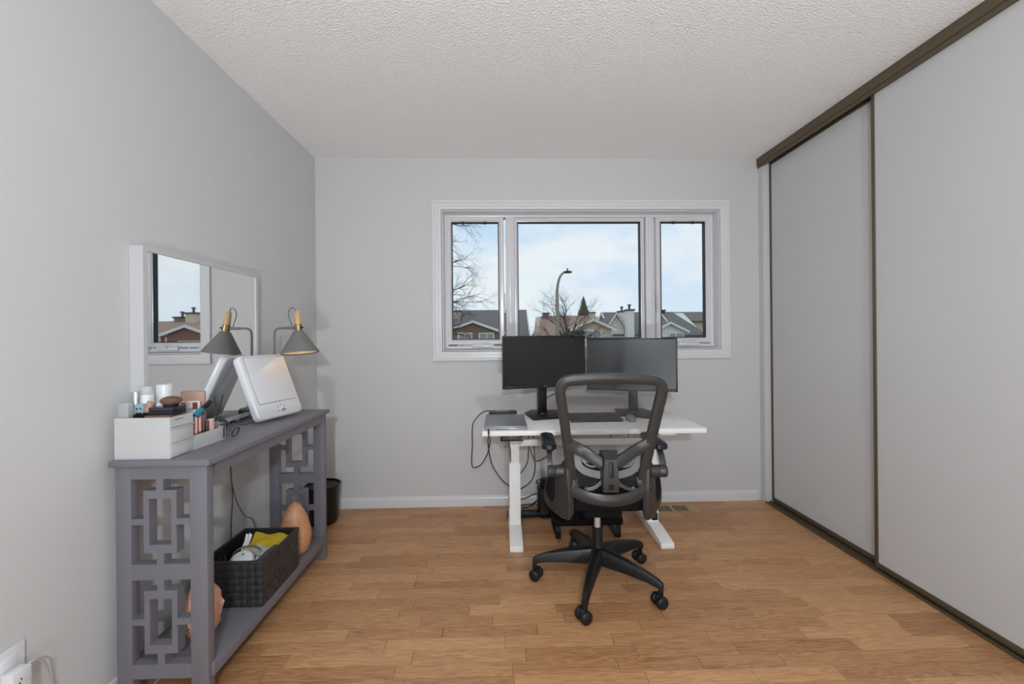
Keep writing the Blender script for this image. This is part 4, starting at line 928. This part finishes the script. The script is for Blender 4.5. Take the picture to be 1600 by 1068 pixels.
# ------------------------------------------------------------------ outside
GZ = -2.9
g = MB().box((-90, D + .6, GZ - .3), (120, 160, GZ)).build('ground_lawn', mat('dormant_lawn', col(128, 124, 92), .95, var=.3, scale=2)); tag(g, 'dull winter lawn across the street', 'lawn', kind='structure')
st = MB().box((-90, 15, GZ), (120, 23, GZ + .02)).build('street', mat('asphalt', col(120, 120, 122), .9, var=.15, scale=20)); tag(st, 'grey asphalt street', 'street', kind='structure')
M_roofd = mat('dark_shingle', col(118, 113, 110), .9, var=.2, scale=6, stretch=(1, 1, 8))
M_roofb = mat('brown_shingle', col(166, 138, 122), .9, var=.2, scale=6, stretch=(1, 1, 8))
M_brick = mat('brown_brick', col(138, 112, 100), .9, var=.25, scale=9, stretch=(1, 1, 4))
M_brickr = mat('red_brick', col(140, 100, 90), .9, var=.25, scale=9, stretch=(1, 1, 4))
M_tanw = mat('tan_siding', col(206, 190, 166), .8, var=.05, scale=2, stretch=(.2, .2, 12))
M_whw = mat('white_siding', col(228, 226, 218), .8, var=.04, scale=2, stretch=(.2, .2, 12))
M_pane = mat('dark_pane', col(150, 158, 168), .15, var=.15, scale=2)
def slab(m, a, b_, c, d, t_):
    n_ = (Vector(b_) - Vector(a)).cross(Vector(d) - Vector(a)).normalized() * t_
    q = [Vector(x) for x in (a, b_, c, d)]; m.loft([[x for x in q], [x - n_ for x in q]])
def house(name, label, wall, roof, x0, x1, yf, depth, eave, ridge, gable=None, chims=(), wins=(), ridge_cut=0.0):
    """side-gabled house, ridge along X; optional front gable (gx0, gx1, apexz, yfront, eavez, wall)"""
    c = Vector(((x0 + x1) / 2, yf + depth / 2, GZ)); r = thing(name, label, 'house', c, group='houses across the street')
    ym_ = yf + depth / 2
    MB().prism([(yf, GZ), (yf, eave), (ym_, ridge - .1), (yf + depth, eave), (yf + depth, GZ)], 'x', x0, x1).build('wall', wall, r, org=c)
    m = MB(); ov = .35; sl_ = (ridge - eave) / (depth / 2)
    xa, xb = x0 - ov, x1 + ov
    slab(m, (xa, yf - ov, eave - sl_ * ov + .1), (xb, yf - ov, eave - sl_ * ov + .1), (xb - ridge_cut, ym_, ridge + .05), (xa + ridge_cut, ym_, ridge + .05), .12)
    slab(m, (xb, yf + depth + ov, eave - sl_ * ov + .1), (xa, yf + depth + ov, eave - sl_ * ov + .1), (xa + ridge_cut, ym_, ridge + .05), (xb - ridge_cut, ym_, ridge + .05), .12)
    rf = m.build('roof', roof, r, org=c)
    for s_, xx in ((0, xa), (1, xb)):
        m = MB(); slab(m, (xx - .06, yf - ov - .02, eave - sl_ * ov + .14), (xx + .06, yf - ov - .02, eave - sl_ * ov + .14), (xx + .06, ym_, ridge + .10), (xx - .06, ym_, ridge + .10), .26)
        slab(m, (xx + .06, yf + depth + ov, eave - sl_ * ov + .14), (xx - .06, yf + depth + ov, eave - sl_ * ov + .14), (xx - .06, ym_, ridge + .10), (xx + .06, ym_, ridge + .10), .26)
        if ridge_cut == 0: m.build('rake_board', M_whw, rf, org=c)
    if gable:
        gx0, gx1, az, gy, ez, gw = gable; gm = (gx0 + gx1) / 2
        MB().prism([(gx0, GZ), (gx0, ez), (gm, az - .12), (gx1, ez), (gx1, GZ)], 'y', gy, ym_).build('wall', gw, r, org=c)
        m = MB(); s2_ = (az - ez) / (gm - gx0); o2 = .4
        slab(m, (gx0 - o2, ym_, ez - s2_ * o2 + .1), (gx0 - o2, gy - .3, ez - s2_ * o2 + .1), (gm, gy - .3, az), (gm, ym_, az), -.12)
        slab(m, (gx1 + o2, gy - .3, ez - s2_ * o2 + .1), (gx1 + o2, ym_, ez - s2_ * o2 + .1), (gm, ym_, az), (gm, gy - .3, az), -.12)
        rf = m.build('gable_roof', roof, r, org=c)
        for sx in (gx0 - o2, gx1 + o2):
            MB().prism([(sx, ez - s2_ * o2 - .10), (gm, az - .12), (gm, az + .10), (sx, ez - s2_ * o2 + .14)], 'y', gy - .38, gy - .28).build('fascia_board', M_whw, rf, org=c)
    for (cx, cy, w_, z0_, z1_, mt, pipe) in chims:
        q = MB().box((cx - w_ / 2, cy - .4, z0_), (cx + w_ / 2, cy + .4, z1_)).build('chimney', mt, r, org=c)
        m = MB().box((cx - w_ / 2 - .08, cy - .48, z1_), (cx + w_ / 2 + .08, cy + .48, z1_ + .14))
        if pipe: m.cyl((cx, cy, z1_ + .14), (cx, cy, z1_ + .5), .10, n=10).cyl((cx, cy, z1_ + .5), (cx, cy, z1_ + .62), .24, .1, n=10)
        m.build('chimney_cap', mat('dark_cap', col(70, 68, 66), .7), q, org=c)
    for (wx0, wx1, z0_, z1_, y_) in wins:
        q = ring(wx0, wx1, z0_, z1_, [(.12, 0), (.12, .08), (0, .08), (0, 0)], -1, y_).build('window_frame', M_whw, r, org=c)
        MB().box((wx0, y_ - .03, z0_), (wx1, y_ - .01, z1_)).build('pane', M_pane, q, org=c)
        MB().box(((wx0 + wx1) / 2 - .05, y_ - .06, z0_), ((wx0 + wx1) / 2 + .05, y_ - .02, z1_)).build('muntin', M_whw, q, org=c)
    return r
P = lambda px, py, Y: at(px, py, Y)
YH = 38.0
X = lambda px, Y=YH: P(px, 500, Y).x
Z = lambda py, px=800, Y=YH: P(px, py, Y).z
# dark roofed brick house at the left
house('brick_house', 'brown brick house with a dark roof and white-trimmed gable, farthest left', M_brick, M_roofd, X(640), X(818, YH + 4), YH, 9, Z(524, 740), Z(485, 740, YH + 4.5),
      gable=(X(700), X(782), Z(502, 740, YH - 2), YH - 2, Z(518, 740, YH - 2), M_brick),
      chims=[(X(711, YH + 3), YH + 3.2, 1.1, Z(515, 711, YH + 3), Z(487, 711, YH + 3), M_tanw, False)],
      wins=[(X(717, YH - 2), X(736, YH - 2), Z(538, 728, YH - 2), Z(521.5, 728, YH - 2), YH - 2), (X(750, YH - 2), X(770, YH - 2), Z(538, 760, YH - 2), Z(521.5, 760, YH - 2), YH - 2)])
house('brown_house', 'house with a wide brown hipped roof behind the lamp post', M_tanw, M_roofb, X(842, 52), X(948, 52), 52, 9, Z(526, 890, 52), Z(493.5, 890, 56.5), ridge_cut=1.1,
      chims=[(X(853, 56), 56.2, .8, Z(505, 853, 56), Z(490, 853, 56), M_brick, False), (X(926, 56), 56.2, .7, Z(505, 926, 56), Z(489, 926, 56), M_tanw, False)])
house('tan_bungalow', 'low tan bungalow with a white-edged front gable right of the bare tree', M_tanw, M_roofb, X(895, 36), X(948, 36), 36, 3.2, Z(530, 925, 36), Z(513, 925, 37.6),
      gable=(X(897, 35), X(955, 35), Z(499.5, 926, 35), 35, Z(513, 926, 35), M_tanw), wins=[(X(913, 35), X(938, 35), Z(536, 925, 35), Z(517, 925, 35), 35)])
house('white_house', 'white sided house with two tall white chimneys', M_whw, M_roofd, X(961, 40), X(1026, 44), 40, 8, Z(521, 990, 40), Z(488, 990, 44),
      chims=[(X(971.5, 42.4), 42.4, .72, Z(515, 972, 41), Z(486.5, 972, 41), M_whw, True), (X(983.4, 38), 38.0, .66, Z(540, 983, 39), Z(486.5, 983, 39), M_whw, True)],
      gable=(X(949, 39.8), X(975, 39.8), Z(489.5, 961, 39.8), 39.8, Z(508, 961, 39.8), M_whw))
house('grey_roof_house', 'house with a dark grey hipped roof and white front gable', M_whw, M_roofd, X(1020, 42), X(1084, 42), 40, 9, Z(522, 1050, 40), Z(487.5, 1050, 44.5), ridge_cut=1.6,
      gable=(X(1023, 37), X(1068, 37), Z(504, 1043, 37), 37, Z(515.5, 1043, 37), M_whw), wins=[(X(1046, 37), X(1066, 37), Z(536, 1055, 37), Z(521, 1055, 37), 37)],
      chims=[(X(1035, 44), 44.5, .7, Z(495, 1035, 44), Z(485.5, 1035, 44), mat('dark_cap', col(70, 68, 66)), False)])
house('tan_house', 'tan sided house with a grey-brown roof at the right edge of the window', M_tanw, mat('grey_brown_shingle', col(120, 110, 100), .9, var=.2, scale=6), X(1072, 46), X(1135, 46), 46, 9, Z(501, 1090, 46), Z(487.5, 1090, 50.5),
      wins=[(X(1088, 46), X(1096, 46), Z(528, 1092, 46), Z(517, 1092, 46), 46)])
# brick house seen only in the mirror
house('chimney_house', 'brick house with a brown roof and twin chimneys reflected in the wall mirror', M_brickr, M_roofb, 20.7, 38.0, 34.0, 6, 1.65, 2.80,
      gable=(20.0, 23.2, 2.25, 32.2, 1.65, M_brickr), chims=[(24.6, 36.9, .9, 2, 3.45, M_tanw, True), (25.8, 37.2, .9, 2, 3.1, M_brick, True)],
      wins=[(20.8, 22.2, -.2, 1.0, 32.2), (23.7, 24.6, .5, 1.3, 34.0), (25.2, 26.2, .5, 1.3, 34.0), (27.0, 28.0, .5, 1.3, 34.0)])

# street lamp
p = P(868, 520, 25); p.z = GZ; r = thing('street_lamp', 'tall curved metal street lamp', 'street lamp', p)
M_pole = mat('weathered_pole', col(150, 140, 128), .6, .3, var=.1)
a_ = [(871, 560), (871, 525), (871, 490), (870.5, 470), (870.5, 455), (872.5, 440), (877, 429), (884, 424.5)]
tp = [Vector((P(*q, 25).x, 25, P(*q, 25).z)) for q in a_]; tp[0] = Vector((tp[1].x, 25, GZ))
tt = [tp[0]] + bez(tp[1:], 6)
MB().tube(tt, [.13 - .075 * i / len(tt) for i in range(len(tt))], 10).build('pole', M_pole, r, org=p, smooth=True)
e_ = tp[-1]; MB().sphere(e_ + Vector((.12, 0, -.01)), .24, 12, (1.2, .6, .38)).build('lamp_head', M_gblack, r, org=p, smooth=True)
MB().cyl(e_ + Vector((.10, 0, .05)), e_ + Vector((.10, 0, .22)), .05, n=8).build('photocell', M_grey, r, org=p)

# bare trees
M_bark = mat('grey_bark', col(92, 80, 72), .9, var=.2, scale=8)
def grow(m, p, d, length, rad, depth, rng, spread, up, sides=5):
    n_ = 4; pts = [p.copy()]; rs = [rad]; q = p.copy(); dd = d.normalized()
    for i in range(n_):
        dd = (dd + Vector((rng.uniform(-1, 1), rng.uniform(-1, 1), rng.uniform(-1, 1))) * .16 + Vector((0, 0, up))).normalized()
        q = q + dd * (length / n_); pts.append(q.copy()); rs.append(rad * (1 - .45 * (i + 1) / n_))
    m.tube(pts, rs, max(3, sides))
    if depth <= 0: return
    kids = rng.choice((3, 3, 4)) if depth > 1 else rng.choice((2, 3))
    for k in range(kids):
        i = min(n_, 1 + int(rng.random() * n_)) if k else n_
        ax = dd.orthogonal(); ax.rotate(Matrix.Rotation(rng.uniform(0, 2 * PI), 3, dd))
        nd = (dd + ax * rng.uniform(.5, 1) * spread).normalized()
        grow(m, pts[i], nd, length * rng.uniform(.58, .80), rs[i] * .68, depth - 1, rng, spread, up, sides - 1)
def tree(name, label, base, limbs, trunk_h, rad, seed, spread, up, mt):
    rng = random.Random(seed); base = Vector(base); r = thing(name, label, 'tree', base)
    top = base + Vector((0, 0, trunk_h))
    MB().tube([base, base + Vector((.05, 0, trunk_h * .5)), top], [rad, rad * .85, rad * .7], 10).build('trunk', mt, r, org=base, smooth=True)
    for (h, d, L, rr_, dep) in limbs:
        m = MB(); grow(m, base + Vector((.03, 0, trunk_h * h)), Vector(d), L, rr_, dep, rng, spread, up)
        m.build('branch', mt, r, org=base, smooth=True)
    return r
bx = P(886, 500, 31)
tree('bare_tree', 'bare leafless tree behind the street lamp', (bx.x, 31, GZ), [(1.0, (.05, 0, 1), 2.0, .13, 5), (.98, (-.5, .1, 1), 1.7, .11, 5), (.98, (.5, -.1, 1), 1.7, .11, 5), (.85, (-.9, 0, .6), 1.5, .09, 5), (.88, (.95, .1, .55), 1.5, .09, 5), (.8, (.1, -.8, .6), 1.3, .09, 4), (.92, (-.3, .5, .9), 1.6, .10, 5)], 3.5, .18, 3, .55, .03, M_bark)
bx = P(664, 450, 11.5)
lb = []
rr0 = random.Random(11)
for h, zz, L in ((.50, -.12, .95), (.56, .02, 1.0), (.62, .10, .85), (.70, .16, .85), (.78, .22, .75), (.86, .35, .70), (.94, .5, .65), (1.0, .8, .7), (.60, .0, .7), (.74, .3, .6)):
    lb.append((h, (1, rr0.uniform(-.35, .25), zz), L * 1.05, .034, 5))
for h in (.6, .75, .9): lb.append((h, (-1, .2, .4), 1.0, .03, 3))
tree('shade_tree', 'bare twiggy tree reaching in from the left of the window', (bx.x, 11.5, GZ), lb, 6.9, .16, 8, .60, -.02, M_bark)
# small shrub of bare twigs and conifer
bx = P(832, 520, 36); tree('bare_shrub', 'bare brownish shrub beside the brown roof', (bx.x, 36, GZ), [(1, (d_, .1, 1), 1.1, .03, 3) for d_ in (-.8, -.3, .2, .7)], 3.0, .08, 5, .7, .02, mat('brown_twig', col(120, 96, 84), .9))
bx = P(912, 500, 68); p = Vector((bx.x, 68, GZ)); r = thing('conifer', 'dark green pointed conifer behind the brown roof', 'tree', p)
M_con = mat('conifer_green', col(108, 108, 84), .95, var=.35, scale=5)
MB().cyl(p, p + Vector((0, 0, 2)), .2, .16, 8).build('trunk', M_bark, r, org=p)
ztop = Z(467, 912, 68); hh = ztop - GZ - 1.4; rc = random.Random(4)
for k in range(11):
    t_ = k / 11; zc = GZ + 1.4 + hh * t_; rad = 3.4 * (1 - t_) + .15; rg = []
    for dz, f in ((0, 1.0), (hh * .05, .75), (hh * .15, .05)):
        rg.append([Vector((p.x + math.cos(2*PI*j/22) * rad * f * (1 if j % 2 else .62) * rc.uniform(.8, 1.1), p.y + math.sin(2*PI*j/22) * rad * f * (1 if j % 2 else .62), zc + dz - (.18 if j % 2 and f == 1 else 0))) for j in range(22)])
    MB().loft(rg).build('bough_tier', M_con, r, org=p)
